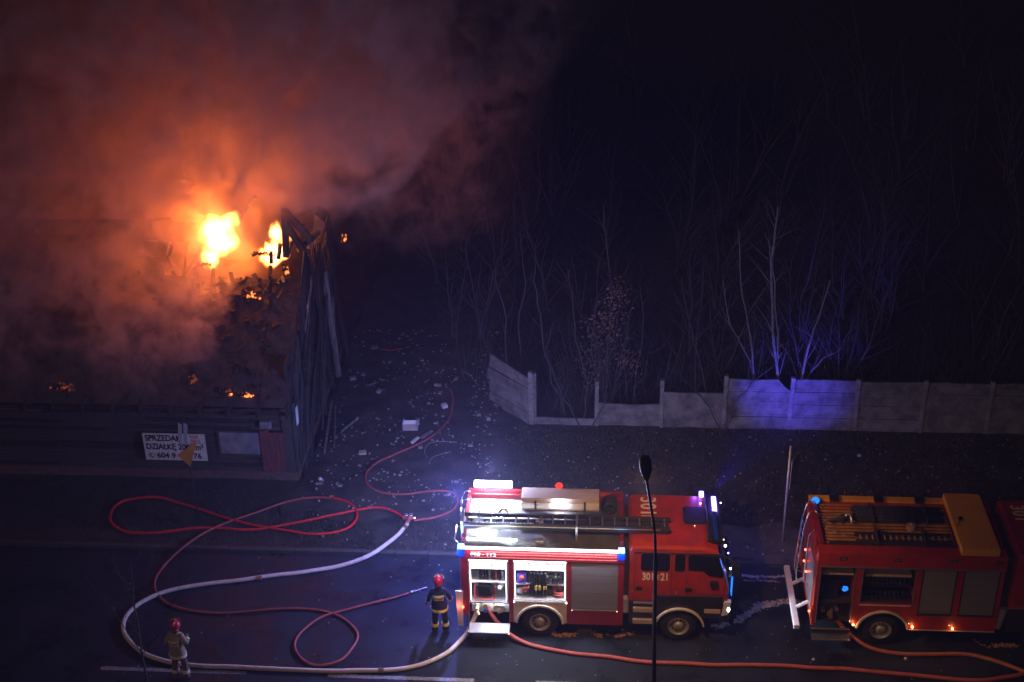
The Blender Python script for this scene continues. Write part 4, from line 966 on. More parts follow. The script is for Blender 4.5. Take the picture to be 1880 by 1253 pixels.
b = MB().tube([(.36, .1, 1.70), (.34, .08, 1.22), (.88, .08, 1.22), (.90, .1, 1.62)], .018, 6).tube([(.34, .3, 1.22), (.88, .3, 1.24)], .02, 6); eq(b, 'reel_frame', 'hose_red', 'red tubular frame around the black hose drum', 'frame', T1)
b = MB().cyl((1.02, .3, 1.56), (1.02, .14, 1.56), .10, .07).sph((1.02, .13, 1.56), .045, n=10); eq(b, 'search_lamp', 'alu_paint', 'round white search lamp beside the hose drum', 'lamp', T1)
for k in range(4):
    o = MB(); o.ring((0, 0, 0), .17-.012*k, .013, 'y', 20, 5).ring((.02, .04, .01), .15-.01*k, .013, 'y', 20, 5)
    o = o.build('hose_coil', 'white_trim' if k % 2 else 'alu', None, smooth=True); o.location = (OX+1.95+.23*k, OY+.24+.05*(k % 2), 2.41); o.rotation_euler = (.2, .2*k-.3, .4-.2*k)
    tag(o, ORD[k]+' thin pale hose coil from the left atop the second lit bay', 'hose coil', 'thin hose coils in the second bay')
b = MB().box(1.50, 1.74, .16, .45, 1.74, 2.05); b.box(1.50, 1.74, .14, .16, 1.72, 1.76); eq(b, 'crate', 'purple_crate', 'bright violet crate at the left of the second bay', 'crate', T1)
b = MB().sph((1.62, .14, 1.92), .07, (1, .6, 1.3), n=10); eq(b, 'glove_bundle', 'hose_pink', 'pinkish glove bundle in front of the violet crate', 'gloves', T1)
for k in range(5):
    x = 1.86+k*.10
    b = MB(); b.cyl((x, .14, 1.36), (x, .14, 2.10), .036, n=10).box(x-.012, x+.012, .08, .10, 1.34, 2.12).cyl((x, .14, 2.10), (x, .14, 2.15), .018, n=8)
    eq(b, 'breathing_cylinder', 'black_plastic', ORD[k]+' black breathing air cylinder from the left in the second lit bay', 'air cylinder', T1, 'air cylinders standing in the second bay')
b = MB().box(1.95, 2.15, .09, .115, 1.55, 1.70, bev=.01).box(2.2, 2.3, .09, .115, 1.57, 1.68, bev=.01); eq(b, 'tag_label', 'reflect', 'yellow green reflective tags on the air cylinders', 'tag', T1)
rr = random.Random(9)
for k in range(11):
    x = 2.30+(k % 6)*.082; zz = 1.76 if k < 6 else 1.93
    b = MB().cyl((x, .3, zz+.05), (x, .14, zz+.05), .026, n=8).cyl((x, .14, zz+.05), (x, .11, zz+.05), .036, n=8).box(x-.015, x+.015, .2, .24, zz, zz+.13)
    eq(b, 'hose_fitting', rr.choice(('black_plastic', 'chassis', 'alu')), ORD[k % 6]+' fitting from left, '+('lower', 'upper')[k//6]+' row, right side of second lit bay', 'fitting', T1, 'hose fittings racked in the second bay')
b = MB().sph((1.60, .25, 1.42), .14, (1.2, .8, .8), n=12); eq(b, 'canvas_bag', 'shutter', 'grey canvas bag on the floor of the second bay', 'bag', T1, smooth=True)
b = MB().cyl((1.68, .15, 1.55), (1.84, .15, 1.60), .05).ring((1.72, .12, 1.55), .07, .02, 'y', 12, 5); eq(b, 'hose_end', 'hose_dull', 'pink hose end above the grey canvas bag', 'hose end', T1)
b = MB().ring((2.62, .3, 1.36), .17, .035, 'z', 18, 6).ring((2.62, .3, 1.42), .16, .035, 'z', 18, 6); eq(b, 'rolled_hose', 'hose_pink', 'rolled pink hose at the right of the second bay floor', 'rolled hose', T1, smooth=True)
b = MB().box(2.28, 2.44, .2, .4, 1.29, 1.48, bev=.02).cyl((2.3, .2, 1.5), (2.48, .2, 1.52), .02); eq(b, 'cutter_tool', 'chassis', 'dark hydraulic cutter beside the rolled pink hose', 'tool', T1)
# ---- engine two
T2 = (5.75, 30.15, 0)
e2 = empty('fire_engine', T2, 'darker red fire engine with yellow roof at the right edge', 'fire engine')
MB().box(.1, 7.0, .85, 1.05, .55, .78).box(.1, 7.0, 1.5, 1.7, .55, .78).box(.3, 4.6, .75, 1.9, .78, .95).cyl((1.87, .2, .5), (1.87, 2.3, .5), .09).build('chassis', 'chassis', e2)
L2 = 4.85
b = MB()
b.box(0, .09, 0, .62, .62, 2.64).box(1.03, 1.19, 0, .62, .72, 2.64).box(2.60, 2.74, 0, .62, .6, 2.64).box(3.64, 3.80, 0, .62, .6, 2.64).box(4.74, L2, 0, .62, .6, 2.64)
b.box(.02, L2, 1.85, 2.5, .55, 3.06).box(L2-.05, L2-.002, .62, 1.85, .9, 3.06).box(0, .05, .62, 1.85, .62, 3.06)
b.build('body', 'fire_red', e2, bev=.004)
MB().box(0, L2, -.03, .34, 2.645, 3.08, bev=.012).build('top_band', 'fire_red', e2)
MB().box(.05, L2-.03, -.045, -.031, 2.62, 2.66).build('drip_rail', 'alu', e2)
for x in (.55, 1.95, 3.40, 4.55):
    MB().box(x, x+.19, -.045, -.030, 2.86, 2.96, bev=.004).build('lamp_recess', 'black_plastic', e2)
    MB().box(x+.04, x+.15, -.05, -.046, 2.90, 2.93).build('lamp_lens', 'lamp_glass', e2)
MB().box(.05, L2-.05, .66, .70, .55, 2.65).box(.05, L2-.05, .3, .66, 2.62, 2.64).build('bay_back_wall', 'chassis', e2)
MB().box(1.19, 2.60, .02, .66, 1.44, 1.48).box(.09, 1.03, .1, .66, .72, .76).box(.09, 1.03, .06, .66, 1.36, 1.39).build('bay_floor', 'deck_dark', e2)
MB().box(1.19, 2.60, .15, .66, 1.90, 1.93).box(1.19, 2.60, .15, .66, 2.18, 2.21).box(.09, 1.03, .15, .66, 2.22, 2.25).build('shelf', 'deck_dark', e2)
for (a, c, z0) in ((.09, 1.03, .74), (1.19, 2.60, 1.48)):
    MB().box(a, a+.03, -.008, .012, z0, 2.62).build('bay_frame', 'alu', e2); MB().box(c-.03, c, -.008, .012, z0, 2.62).build('bay_frame', 'alu', e2)
for (a, c) in ((2.74, 3.64), (3.80, 4.74)):
    MB().box(a+.03, c-.03, .015, .04, 1.13, 2.60).build('roller_shutter', 'shutter', e2)
    b = MB()
    for k in range(36): b.box(a+.045, c-.045, .006, .0145, 1.15+k*.040, 1.15+k*.040+.031)
    o = b.build('shutter_slat', 'shutter', e2); o['kind'] = 'stuff'
    MB().box(a, c, -.015, .012, 1.08, 1.12).build('shutter_handle', 'chassis', e2)
    MB().box(a, a+.028, -.006, .03, 1.13, 2.62).build('shutter_guide', 'deck_dark', e2); MB().box(c-.028, c, -.006, .03, 1.13, 2.62).build('shutter_guide', 'deck_dark', e2)
MB().box(2.605, 4.85, -.008, .03, .60, 1.075).build('skirt', 'fire_red', e2, bev=.006)
MB().box(2.6, 4.84, -.015, .0, .575, .597).build('skirt_trim', 'white_trim', e2)
panel_arch(e2, 1.195, 2.598, .62, 1.435, 1.87, .50, .66, -.008, .04, 'fire_red', 'arch_panel')
MB().box(1.2, 2.55, -.018, -.008, 1.37, 1.40).build('sill_trim', 'white_trim', e2)
arch(e2, 1.87, .50, .66, .05, 0, 'white_trim', 10, 170)
for x, zz in ((1.11, .72), (2.67, .70), (3.73, .68)):
    MB().sph((x, -.035, zz), .032, n=10).build('marker_lamp', 'amber_light', e2); MB().sph((x-.1, -.02, zz+.1), .012, n=8).build('marker_lamp', 'warm_dot', e2)
    lamp('POINT', (x, -.10, zz), .9, (1, .42, .12), e2, .03)
wheel(e2, 1.87, .03, .36, .5, .29); wheel(e2, 1.87, 2.47, 2.15, .5, .29, -1); wheel(e2, 6.1, .03, .33, .5, .29); wheel(e2, 6.1, 2.47, 2.15, .5, .29, -1)
# folding step, rear bumper, ladder
MB().box(.0, 1.02, -.32, -.06, .40, .43, bev=.003).box(0, 1.02, -.06, -.02, .43, .58).build('folding_step', 'deck_dark', e2)
MB().box(.0, 1.02, -.34, -.322, .40, .44).box(.0, 1.02, -.08, -.062, .565, .59).build('step_edge', 'brass', e2)
MB().box(-.46, -.30, -.05, 2.55, .52, .66, bev=.03).build('rear_bumper', 'alu_paint', e2)
for y in (.75, 1.75): MB().bar((-.32, y, .62), (.02, y, .85), .08, .06).build('bumper_bracket', 'alu_paint', e2)
for y in (1.38, 1.80): MB().tube([(-.04, y, 1.0), (-.28, y, 1.1), (-.30, y, 1.4), (-.20, y, 2.9), (-.12, y, 3.35), (.05, y, 3.42), (.2, y, 3.2)], .022, 8).build('ladder_rail', 'alu', e2, smooth=True)
for k in range(7): MB().cyl((-.29+.013*k, 1.38, 1.2+k*.28), (-.29+.013*k, 1.80, 1.2+k*.28), .015, n=8).build('ladder_rung', 'alu', e2)
MB().tube([(-.02, .95, 1.2), (-.16, .95, 1.4), (-.14, .95, 2.9), (-.02, .95, 3.1)], .02, 8).build('grab_rail', 'alu', e2, smooth=True)
MB().box(-.03, -.001, .25, 1.30, .95, 2.45).build('rear_shutter', 'alu', e2)
MB().box(-.05, -.002, .02, .16, .85, 1.2, bev=.01).box(-.05, -.002, 2.3, 2.46, .85, 1.2, bev=.01).build('tail_cluster', 'ink_red', e2)
for (y, z) in ((.08, 1.05), (1.60, 1.55), (1.58, 1.95), (1.2, 1.5)): MB().sph((-.07, y, z), .035, n=8).build('tail_lamp', 'tail_red', e2)
lamp('POINT', (-.35, 1.5, 1.8), 1.5, (1, .12, .1), e2, .04)
MB().cyl((.16, 2.15, 3.08), (.16, 2.15, 3.14), .10, n=16).build('beacon_base', 'black_plastic', e2)
MB().sph((.16, 2.15, 3.20), .11, (1, 1, .8), n=14).build('blue_beacon', 'blue_soft', e2, smooth=True)
# yellow roof parts
MB().box(.02, L2-.3, 2.30, 2.5, 3.065, 3.14, bev=.01).build('roof_rim', 'yellow_paint', e2)
MB().box(.06, 3.62, .36, 2.28, 3.0, 3.03).build('roof_deck', 'deck_dark', e2)
b = None
for k in range(13):
    y = .46+k*.14
    o = MB().box(.18, 3.6, -.017, .017, 0, .055).build('roof_slat', 'slat_ochre', e2, off=(0, y, 3.035))
MB().box(3.64, 4.58, .0, 2.5, 3.085, 3.30, bev=.02).build('roof_box', 'yellow_paint', e2)
MB().box(4.58, 4.62, .02, 2.48, 3.0, 3.28).build('roof_box_end', 'yellow_paint', e2)
for x in (.55, 1.75, 2.85): MB().box(x, x+.24, 2.18, 2.36, 3.15, 3.24, bev=.01).build('rim_clamp', 'black_plastic', e2)
MB().cyl((3.86, 1.3, 3.30), (3.86, 1.3, 3.36), .06, n=10).bar((3.86, 1.3, 3.34), (3.72, .95, 3.32), .02).build('box_latch', 'black_plastic', e2)
MB().box(.06, .16, .36, 2.28, 3.03, 3.18).build('rear_coaming', 'dark_red', e2)
MB().box(.3, 3.62, .355, .40, 3.06, 3.16).build('near_rail', 'deck_dark', e2)
for k in range(6):
    o = MB().cyl((0, 0, 0), (2.35, 0, 0), .055, n=10); 
    for q in range(20): o.ring((.06+q*.118, 0, 0), .055, .008, 'x', 10, 4)
    o = o.build('suction_hose', 'rubber', None, smooth=True); o.location = (T2[0]+1.12+R.uniform(-.05, .05), T2[1]+1.38+.115*k, 3.15)
    tag(o, ORD[k]+' black ribbed suction hose on the slatted roof, counted from the near side', 'suction hose', 'suction hoses on the second engine roof')
b = MB()
for x in (1.6, 3.0): b.tube([(x, 1.2, 3.06), (x, 1.3, 3.24), (x, 2.05, 3.24), (x, 2.15, 3.08)], .018, 6)
o = b.build('hose_strap', 'deck_dark', None, off=T2); tag(o, 'dark straps holding the roof suction hoses', 'straps')
m2 = empty('water_monitor', (T2[0]+.80, T2[1]+1.35, 3.06), 'purple lit water cannon at the rear of the yellow roof', 'water cannon')
MB().cyl((0, 0, 0), (0, 0, .15), .08).cyl((0, 0, .15), (0, 0, .2), .11).build('base', 'chassis', m2)
MB().cyl((0, .0, .18), (-.42, -.2, .22), .045, .03).cyl((-.42, -.2, .22), (-.5, -.24, .22), .05).build('barrel', 'alu', m2)
MB().tube([(.05, 0, .2), (.12, .1, .25), (.2, .02, .22), (.2, -.2, .12)], .04, 8).build('elbow', 'alu', m2, smooth=True)
MB().bar((-.55, 0, .04), (-.05, .02, .05), .025).bar((-.55, -.25, .04), (-.45, 0, .05), .025).bar((-.5, -.3, .04), (.1, -.7, .04), .02).build('cradle', 'alu', m2)
for x, y in ((1.50, .92), (2.75, 1.02)): pass
o = MB().cyl((0, 0, 0), (0, 0, .14), .12, n=16).sph((0, 0, .14), .05, n=8).build('roof_fan', 'chest', None); o.location = (T2[0]+2.55, T2[1]+1.10, 3.08); tag(o, 'round brown drum lamp on the slatted roof of the second engine', 'drum')
l2 = ladder('roof_ladder', T2[0]+1.0, T2[0]+3.5, T2[1]+.42, T2[1]+.72, 3.10, 15, 'brown grey ladder along the near edge of the slatted roof', 'deck_dark', 'chest')
for x in (1.55, 2.78): MB().box(x, x+.04, .3, .95, 3.06, 3.26).build('ladder_cradle', 'deck_dark', e2)
# cab two, mostly out of frame
prof2 = [(5.10, 1.34), (5.10, 3.06), (5.18, 3.14), (7.05, 3.14), (7.40, 3.02), (7.62, 2.30), (7.74, 1.85), (7.74, 1.34)]
b = MB(); b.prism(prof2, .02, 2.46); b.build('cab_shell', 'fire_red', e2, bev=.03)
MB().prism(rrect(5.42, 6.1, 2.38, 2.92), .0, .05).build('window', 'dark_glass', e2)
MB().prism([(6.6, 2.38), (7.3, 2.2), (7.45, 2.4), (7.3, 2.9), (6.6, 2.92)], .0, .05).build('window', 'dark_glass', e2)
text('lettering', '301', .52, 'lettering', e2, (5.55, 1.86, 3.146), rt, .90, .008, kern=1.1)
MB().box(5.14, 5.9, .06, 1.2, .55, 1.34).box(4.86, 5.10, .25, 2.2, .8, 2.9).build('gap_panel', 'chassis', e2)
MB().box(7.5, 7.78, 0, 2.5, .72, 1.32, bev=.03).build('bumper', 'black_plastic', e2)
MB().box(5.2, 5.6, -.01, .05, 1.38, 1.42).build('step_trim', 'alu', e2)
MB().cyl((4.95, .2, .6), (5.05, .2, 1.25), .11).build('air_tank', 'checker_plate', e2)
# pump bay of engine two
MB().box(.10, 1.02, .30, .34, .76, 1.34).build('pump_panel', 'deck_dark', e2)
for x, zz in ((.30, 1.02), (.66, 1.08), (.48, .9)): MB().cyl((x, .30, zz), (x, .14, zz), .06).build('pump_outlet', 'brass', e2)
MB().cyl((.55, .30, .98), (.50, .0, .92), .055).build('hose_coupling', 'brass', e2)
b = MB().box(.18, .66, .2, .6, 1.44, 1.98, bev=.02).box(.16, .68, .17, .20, 1.42, 1.46); eq(b, 'pump_casing', 'black_plastic', 'dark boxed unit in the second engine rear bay', 'unit', T2)
b = MB().box(.16, .28, .16, .40, 2.26, 2.38).cyl((.3, .2, 2.3), (.42, .18, 2.38), .05, .03); eq(b, 'traffic_cone', 'sawdust', 'orange cone lying on the top shelf of the second engine rear bay', 'cone', T2)
b = MB(); 
for k in range(6): b.sph((.82+.05*math.cos(k), .14, 1.78+.06*math.sin(k*2)), .035, n=8)
eq(b, 'blue_warning_lamp', 'blue_soft', 'cluster of blue glowing lamps in the second engine rear bay', 'lamp', T2)
MB().box(.2, 1.0, .12, .62, 2.26, 2.30).box(1.3, 2.5, .12, .62, 2.24, 2.30).build('perforated_tray', 'chest', e2)
rr = random.Random(31)
for k in range(22):
    x = 1.30+(k % 11)*.118; zz = 1.50 if k < 11 else 1.95
    b = MB().cyl((x, .32, zz+.08), (x, .12, zz+.08), .040, .03, n=8).cyl((x, .14, zz+.08), (x, .10, zz+.08), .045, n=8).box(x-.02, x+.02, .2, .25, zz, zz+.2)
    eq(b, 'hose_fitting', rr.choice(('chassis', 'black_plastic', 'rim', 'black_plastic')), ORD[k % 11]+' fitting from the left on the '+('lower', 'upper')[k//11]+' shelf of the second engine', 'fitting', T2, 'fittings racked in the second engine')
# ------------------------------------------------------------------ street lamp
sl = empty('street_lamp', (1.42, 25.6, 0), 'dark backed street lamp on a curved pole before the first engine', 'street lamp')
MB().tube([(0, 0, 0), (-.03, 0, 2), (-.13, 0, 6.2)], [.055, .05, .044], 12).build('shaft', 'lamp_dark', sl, smooth=True)
top = onY(1184, 838, 27.0); base_ = Vector((1.42, 25.6, 0))
P = [Vector((-.13, 0, 6.15)), Vector((-.16, .10, 6.9)), Vector((-.22, .45, 7.6)), Vector((-.30, .95, 7.95))]
endp = onY(1187, 882, 26.7)-base_
P = [Vector((-.13, 0, 6.15)), Vector((-.16, .12, 6.8)), (Vector((-.16, .12, 6.8))+endp)/2+Vector((0, -.12, .1)), endp]
MB().tube(catmull(P, 5), .032, 10).build('arm', 'lamp_dark', sl, smooth=True)
hd = onY(1184, 838, 27.35)-base_; d = hd-endp
b = MB(); q = d.normalized(); sd_ = Vector((1, 0, 0)); upv = sd_.cross(q).normalized()
secs = [(0, .04, .035), (.15, .09, .05), (.42, .14, .08), (.8, .145, .08), (1.0, .11, .05)]
rgs = []
for t, w_, h_ in secs:
    c = endp+d*t; rgs.append([b.bm.verts.new(c+sd_*w_*math.cos(a)+upv*h_*math.sin(a)) for a in [2*math.pi*k/12 for k in range(12)]])
for A, B in zip(rgs, rgs[1:]):
    for k in range(12): b.bm.faces.new((A[k], A[(k+1) % 12], B[(k+1) % 12], B[k]))
b.bm.faces.new(rgs[0]); b.bm.faces.new(rgs[-1][::-1]); b.build('lamp_head', 'lamp_dark', sl, smooth=True)
lamp('SPOT', endp+d*.6-upv*.25, 1050, (1, .50, .18), sl, .12, target=endp+d*.6+Vector((.4, 2.0, -6.5)), spot=120)
c = endp+d*.55; MB().sph(c-upv*.07, .09, (.9, 1.6, .5), n=10).build('lamp_glass', 'lamp_glass', sl, smooth=True)
# ------------------------------------------------------------------ people
def person(loc, rz, pose, mats, patch_txt, label, lean=0):
    root = empty('person', loc, label, 'person', rz=rz)
    J = {}; V = []; E = []; Rd = []
    def v(n, p, r, par=None):
        J[n] = len(V); V.append(Vector(p)); Rd.append(r if hasattr(r, '__len__') else (r, r))
        if par is not None: E.append((J[par], J[n]))
    # faces +Y; x right
    v('pelvis', (0, 0, .95), (.17, .13)); v('waist', (0, .0+lean*.1, 1.10), (.165, .125), 'pelvis'); v('chest', (0, .0+lean*.3, 1.34), (.19, .14), 'waist')
    v('neckb', (0, .01+lean*.45, 1.50), (.09, .085), 'chest'); v('neck', (0, .03+lean*.5, 1.57), .062, 'neckb'); v('head', (0, .05+lean*.6, 1.67), (.085, .10), 'neck'); v('crown', (0, .05+lean*.6, 1.77), (.075, .09), 'head')
    for s, k in ((-1, 'l'), (1, 'r')):
        a = pose[k]
        v(k+'sh', (s*.17, lean*.4, 1.45), .078, 'neckb' if False else 'chest'); v(k+'el', a[0], .062, k+'sh'); v(k+'wr', a[1], .046, k+'el')
        w = Vector(a[1]); dd = (w-Vector(a[0])).normalized(); palm = w+dd*.07; v(k+'pa', palm, (.042, .026), k+'wr')
        side = dd.cross(Vector((0, 0, 1))); side = side.normalized() if side.length > .1 else Vector((0, 1, 0))
        for f in range(4):
            o_ = (f-1.5)*.021; l_ = (.030, .036, .034, .026)[f]
            v(f'{k}f{f}', palm+dd*.045+side*o_, .0125, k+'pa'); v(f'{k}g{f}', palm+dd*(.045+l_)+side*o_+Vector((0, .012, -.008)), .011, f'{k}f{f}'); v(f'{k}h{f}', palm+dd*(.045+l_*1.7)+side*o_+Vector((0, .03, -.014)), .010, f'{k}g{f}')
        v(k+'t0', palm-dd*.02-side*.045, .014, k+'pa'); v(k+'t1', palm+dd*.03-side*.065, .012, k+'t0')
        hx = s*.10; kn = pose.get(k+'k', (s*.13, .04, .52)); an = pose.get(k+'a', (s*.15, .0, .12))
        v(k+'hip', (hx, 0, .88), .115, 'pelvis'); v(k+'kn', kn, .088, k+'hip'); v(k+'an', an, .075, k+'kn'); v(k+'ft', (an[0]*1.02, an[1]+.10, .055), (.055, .05), k+'an'); v(k+'to', (an[0]*1.08, an[1]+.20, .05), (.05, .04), k+'ft')
    me = bpy.data.meshes.new('body'); me.from_pydata([tuple(p) for p in V], E, [])
    o = bpy.data.objects.new('body', me); COL.objects.link(o)
    o.modifiers.new('s', 'SKIN').use_smooth_shade = True
    for i, r in enumerate(Rd): me.skin_vertices[0].data[i].radius = r
    me.skin_vertices[0].data[0].use_root = True
    sb = o.modifiers.new('d', 'SUBSURF'); sb.levels = 2; sb.render_levels = 2
    dg = bpy.context.evaluated_depsgraph_get(); me2 = bpy.data.meshes.new_from_object(o.evaluated_get(dg))
    bpy.data.objects.remove(o)
    for n_ in mats: me2.materials.append(M[n_])
    wl, wr = V[J['lwr']], V[J['rwr']]
    for p in me2.polygons:
        c = p.center; p.use_smooth = True
        if c.z < .20: k = 2
        elif (c-V[J['lpa']]).length < .13 and (c-V[J['lel']]).length > (wl-V[J['lel']]).length or (c-V[J['rpa']]).length < .13 and (c-V[J['rel']]).length > (wr-V[J['rel']]).length: k = 3
        elif c.z > 1.55 and abs(c.x) < .12: k = 4
        elif c.z < .90 and abs(c.x) < .28 and (c-wl).length > .16 and (c-wr).length > .16: k = 1
        else: k = 0
        p.material_index = k
    # cloth creases
    for vv in me2.vertices:
        if .2 < vv.co.z < 1.5: vv.co += vv.normal*.010*noise.noise(vv.co*14)
    bd = bpy.data.objects.new('body', me2); COL.objects.link(bd); bd.parent = root
    def band(c, rx_, ry_, h, m_, q=None, name='reflective_band'):
        b = MB(); n = 24; A = []; B = []; C2 = []; D2 = []
        for k in range(n):
            a = 2*math.pi*k/n; pt = Vector((math.cos(a)*rx_, math.sin(a)*ry_, 0)); pt2 = pt*.9
            for lst, pp, z in ((A, pt, -h/2), (B, pt, h/2), (C2, pt2, -h/2), (D2, pt2, h/2)):
                w = Vector((pp.x, pp.y, z)); 
                if q: w = q@w
                lst.append(b.bm.verts.new(Vector(c)+w))
        for k in range(n):
            k2 = (k+1) % n; b.bm.faces.new((A[k], A[k2], B[k2], B[k])); b.bm.faces.new((B[k], B[k2], D2[k2], D2[k])); b.bm.faces.new((A[k], A[k2], C2[k2], C2[k]))
        b.build(name, m_, root, smooth=False)
    rm = mats[5] if len(mats) > 5 else 'reflect'
    # jacket skirt (hem) over the trousers
    b = MB(); n = 28; rings = []
    for (z, rx_, ry_) in ((.80, .232, .185), (.90, .226, .180), (1.05, .205, .162), (1.12, .19, .15)):
        rings.append([b.bm.verts.new((math.cos(2*math.pi*k/n)*rx_*(1+.02*math.sin(k*2.3)), lean*.05+math.sin(2*math.pi*k/n)*ry_, z)) for k in range(n)])
    for A, B in zip(rings, rings[1:]):
        for k in range(n): b.bm.faces.new((A[k], A[(k+1) % n], B[(k+1) % n], B[k]))
    b.build('jacket_hem', mats[0], root, smooth=True)
    band((0, lean*.05, .845), .240, .192, .085, rm)
    for s, k in ((-1, 'l'), (1, 'r')):
        el, wr_ = V[J[k+'el']], V[J[k+'wr']]; dd = wr_-el; q = dd.to_track_quat('Z', 'Y').to_matrix()
        band(el+dd*.72, .070, .070, .07, rm, q)
        kn, an = V[J[k+'kn']], V[J[k+'an']]; dd = an-kn; q = dd.to_track_quat('Z', 'Y').to_matrix()
        band(kn+dd*.62, .103, .103, .10, rm, q); band(kn+dd*.93, .098, .098, .10, mats[1], q, 'trouser_cuff')
    # back patch
    b = MB(); n = 8
    A = [b.bm.verts.new((-.15+.30*k/n, -.175+lean*.3-.022*math.cos((k/n-.5)*3), 1.36)) for k in range(n+1)]; B = [b.bm.verts.new((-.15+.30*k/n, -.168+lean*.3-.022*math.cos((k/n-.5)*3), 1.405)) for k in range(n+1)]
    for k in range(n): b.bm.faces.new((A[k], A[k+1], B[k+1], B[k]))
    b.build('shoulder_strip', rm, root)
    b = MB(); b.box(-.13, .13, -.198+lean*.3, -.19+lean*.3, 1.24, 1.345); b.build('back_patch', rm, root)
    text('lettering', patch_txt, .085, 'ink_black', root, (0, -.201+lean*.3, 1.292), (math.pi/2, 0, 0), .95, .002)
    # collar, head details, helmet
    hc = V[J['head']]
    band((0, .01+lean*.45, 1.53), .098, .10, .07, mats[0], None, 'collar')
    MB().sph(hc+Vector((0, .105, -.01)), .018, (1, 1.3, 1.4), n=8).build('nose', 'skin', root, smooth=True)
    MB().sph(hc+Vector((-.035, .092, .03)), .012, n=8).sph(hc+Vector((.035, .092, .03)), .012, n=8).build('eyes', 'paper', root)
    MB().box(-.025, .025, hc.y+.093, hc.y+.10, hc.z-.055, hc.z-.047).build('mouth', 'ink_red', root)
    MB().sph(hc+Vector((-.09, .0, 0)), .025, (.5, 1, 1.4), n=8).sph(hc+Vector((.09, 0, 0)), .025, (.5, 1, 1.4), n=8).build('ears', 'skin', root)
    he = empty('helmet', hc+Vector((0, -.005, .06)), rz=pose.get('head', 0)); he.parent = root
    b = MB(); n = 28; rings = []
    for (t, r_) in [(math.radians(a), 1) for a in (-32, -20, -5, 10, 30, 50, 68, 82)]:
        rings.append([b.bm.verts.new((math.cos(2*math.pi*k/n)*math.cos(t)*.138*(1.05 if t < 0 else 1), math.sin(2*math.pi*k/n)*math.cos(t)*.165, math.sin(t)*.150)) for k in range(n)])
    tp = b.bm.verts.new((0, 0, .152))
    for A, B in zip(rings, rings[1:]):
        for k in range(n):
            if A is rings[0] and n*.12 < k < n*.38: continue
            b.bm.faces.new((A[k], A[(k+1) % n], B[(k+1) % n], B[k]))
    for k in range(n): b.bm.faces.new((rings[-1][k], rings[-1][(k+1) % n], tp))
    b.build('shell', 'helmet_red', he, smooth=True)
    b = MB(); b.tube([(0, .16*math.cos(a), .153*math.sin(a)) for a in [math.radians(x) for x in range(20, 165, 12)]], .012, 6); b.build('crest', 'helmet_red', he, smooth=True)
    b = MB()
    b.tube([(.15*math.sin(a), .172*math.cos(a)+.01, .05+.02*math.cos(a)) for a in [math.radians(x) for x in range(-75, 76, 15)]], .022, 6); b.build('visor', 'visor', he, smooth=True)
    MB().cyl((.13, .02, 0), (.155, .02, 0), .025, n=10).cyl((-.155, .02, 0), (-.13, .02, 0), .025, n=10).build('visor_hinge', 'black_plastic', he)
    return root
person(tuple(G(809, 1160)), math.radians(6), {'l': [(-.27, .0, 1.20), (-.31, .10, .98)], 'r': [(.29, -.01, 1.22), (.30, .14, 1.02)], 'head': math.radians(-15)},
       ['tunic_navy', 'tunic_navy', 'boot', 'glove', 'skin', 'reflect'], 'STRAŻ', 'firefighter in navy kit and red helmet standing by the lit engine rear')
person(tuple(G(334, 1246)), math.radians(-4), {'l': [(-.29, -.02, 1.18), (-.20, .22, 1.10)], 'r': [(.30, -.02, 1.24), (.22, .22, 1.22)], 'head': math.radians(10)},
       ['tunic_sand', 'tunic_sand_dark', 'boot', 'tunic_sand_dark', 'skin', 'reflect_pale'], 'STRAŻ', 'firefighter in sand coloured kit standing on the white hose at lower left', lean=.12)
# ------------------------------------------------------------------ flames
def volmat(name): 
    m = bpy.data.materials.new(name); m.use_nodes = True; M[name] = m; t = m.node_tree; t.nodes.clear()
    return m, t, t.nodes.new('ShaderNodeOutputMaterial')
def mth(t, op, a, b=None, clamp=False):
    n = t.nodes.new('ShaderNodeMath'); n.operation = op; n.use_clamp = clamp
    for i, x in enumerate((a, b)):
        if x is None: continue
        if isinstance(x, (int, float)): n.inputs[i].default_value = x
        else: t.links.new(x, n.inputs[i])
    return n.outputs[0]
def sstep(t, x, a, b, lo=0., hi=1.):
    n = t.nodes.new('ShaderNodeMapRange'); n.interpolation_type = 'SMOOTHSTEP'; n.inputs[3].default_value = lo; n.inputs[4].default_value = hi
    for i, q in ((0, x), (1, a), (2, b)):
        if isinstance(q, (int, float)): n.inputs[i].default_value = q
        else: t.links.new(q, n.inputs[i])
    return n.outputs[0]
m_, t, out = volmat('flame')
tc = t.nodes.new('ShaderNodeTexCoord'); ln = t.nodes.new('ShaderNodeVectorMath'); ln.operation = 'LENGTH'; t.links.new(tc.outputs['Object'], ln.inputs[0])
gp = t.nodes.new('ShaderNodeNewGeometry'); nz_ = t.nodes.new('ShaderNodeTexNoise'); nz_.inputs['Scale'].default_value = 1.9; nz_.inputs['Detail'].default_value = 4; nz_.inputs['Distortion'].default_value = 1.0
mp = t.nodes.new('ShaderNodeMapping'); mp.inputs['Scale'].default_value = (1, 1, .6); t.links.new(gp.outputs['Position'], mp.inputs[0]); t.links.new(mp.outputs[0], nz_.inputs['Vector'])
rad = mth(t, 'ADD', ln.outputs['Value'], mth(t, 'MULTIPLY', mth(t, 'SUBTRACT', nz_.outputs[0], .5), 2.6))
core = mth(t, 'MULTIPLY', sstep(t, rad, .95, .2), sstep(t, ln.outputs['Value'], 1.0, .62))
st_ = mth(t, 'MULTIPLY', mth(t, 'POWER', core, 1.5), 85)
em = t.nodes.new('ShaderNodeEmission'); em.inputs[0].default_value = (1, .31, .06, 1); t.links.new(st_, em.inputs[1]); t.links.new(em.outputs[0], out.inputs['Volume'])
m_.cycles.volume_step_rate = .5
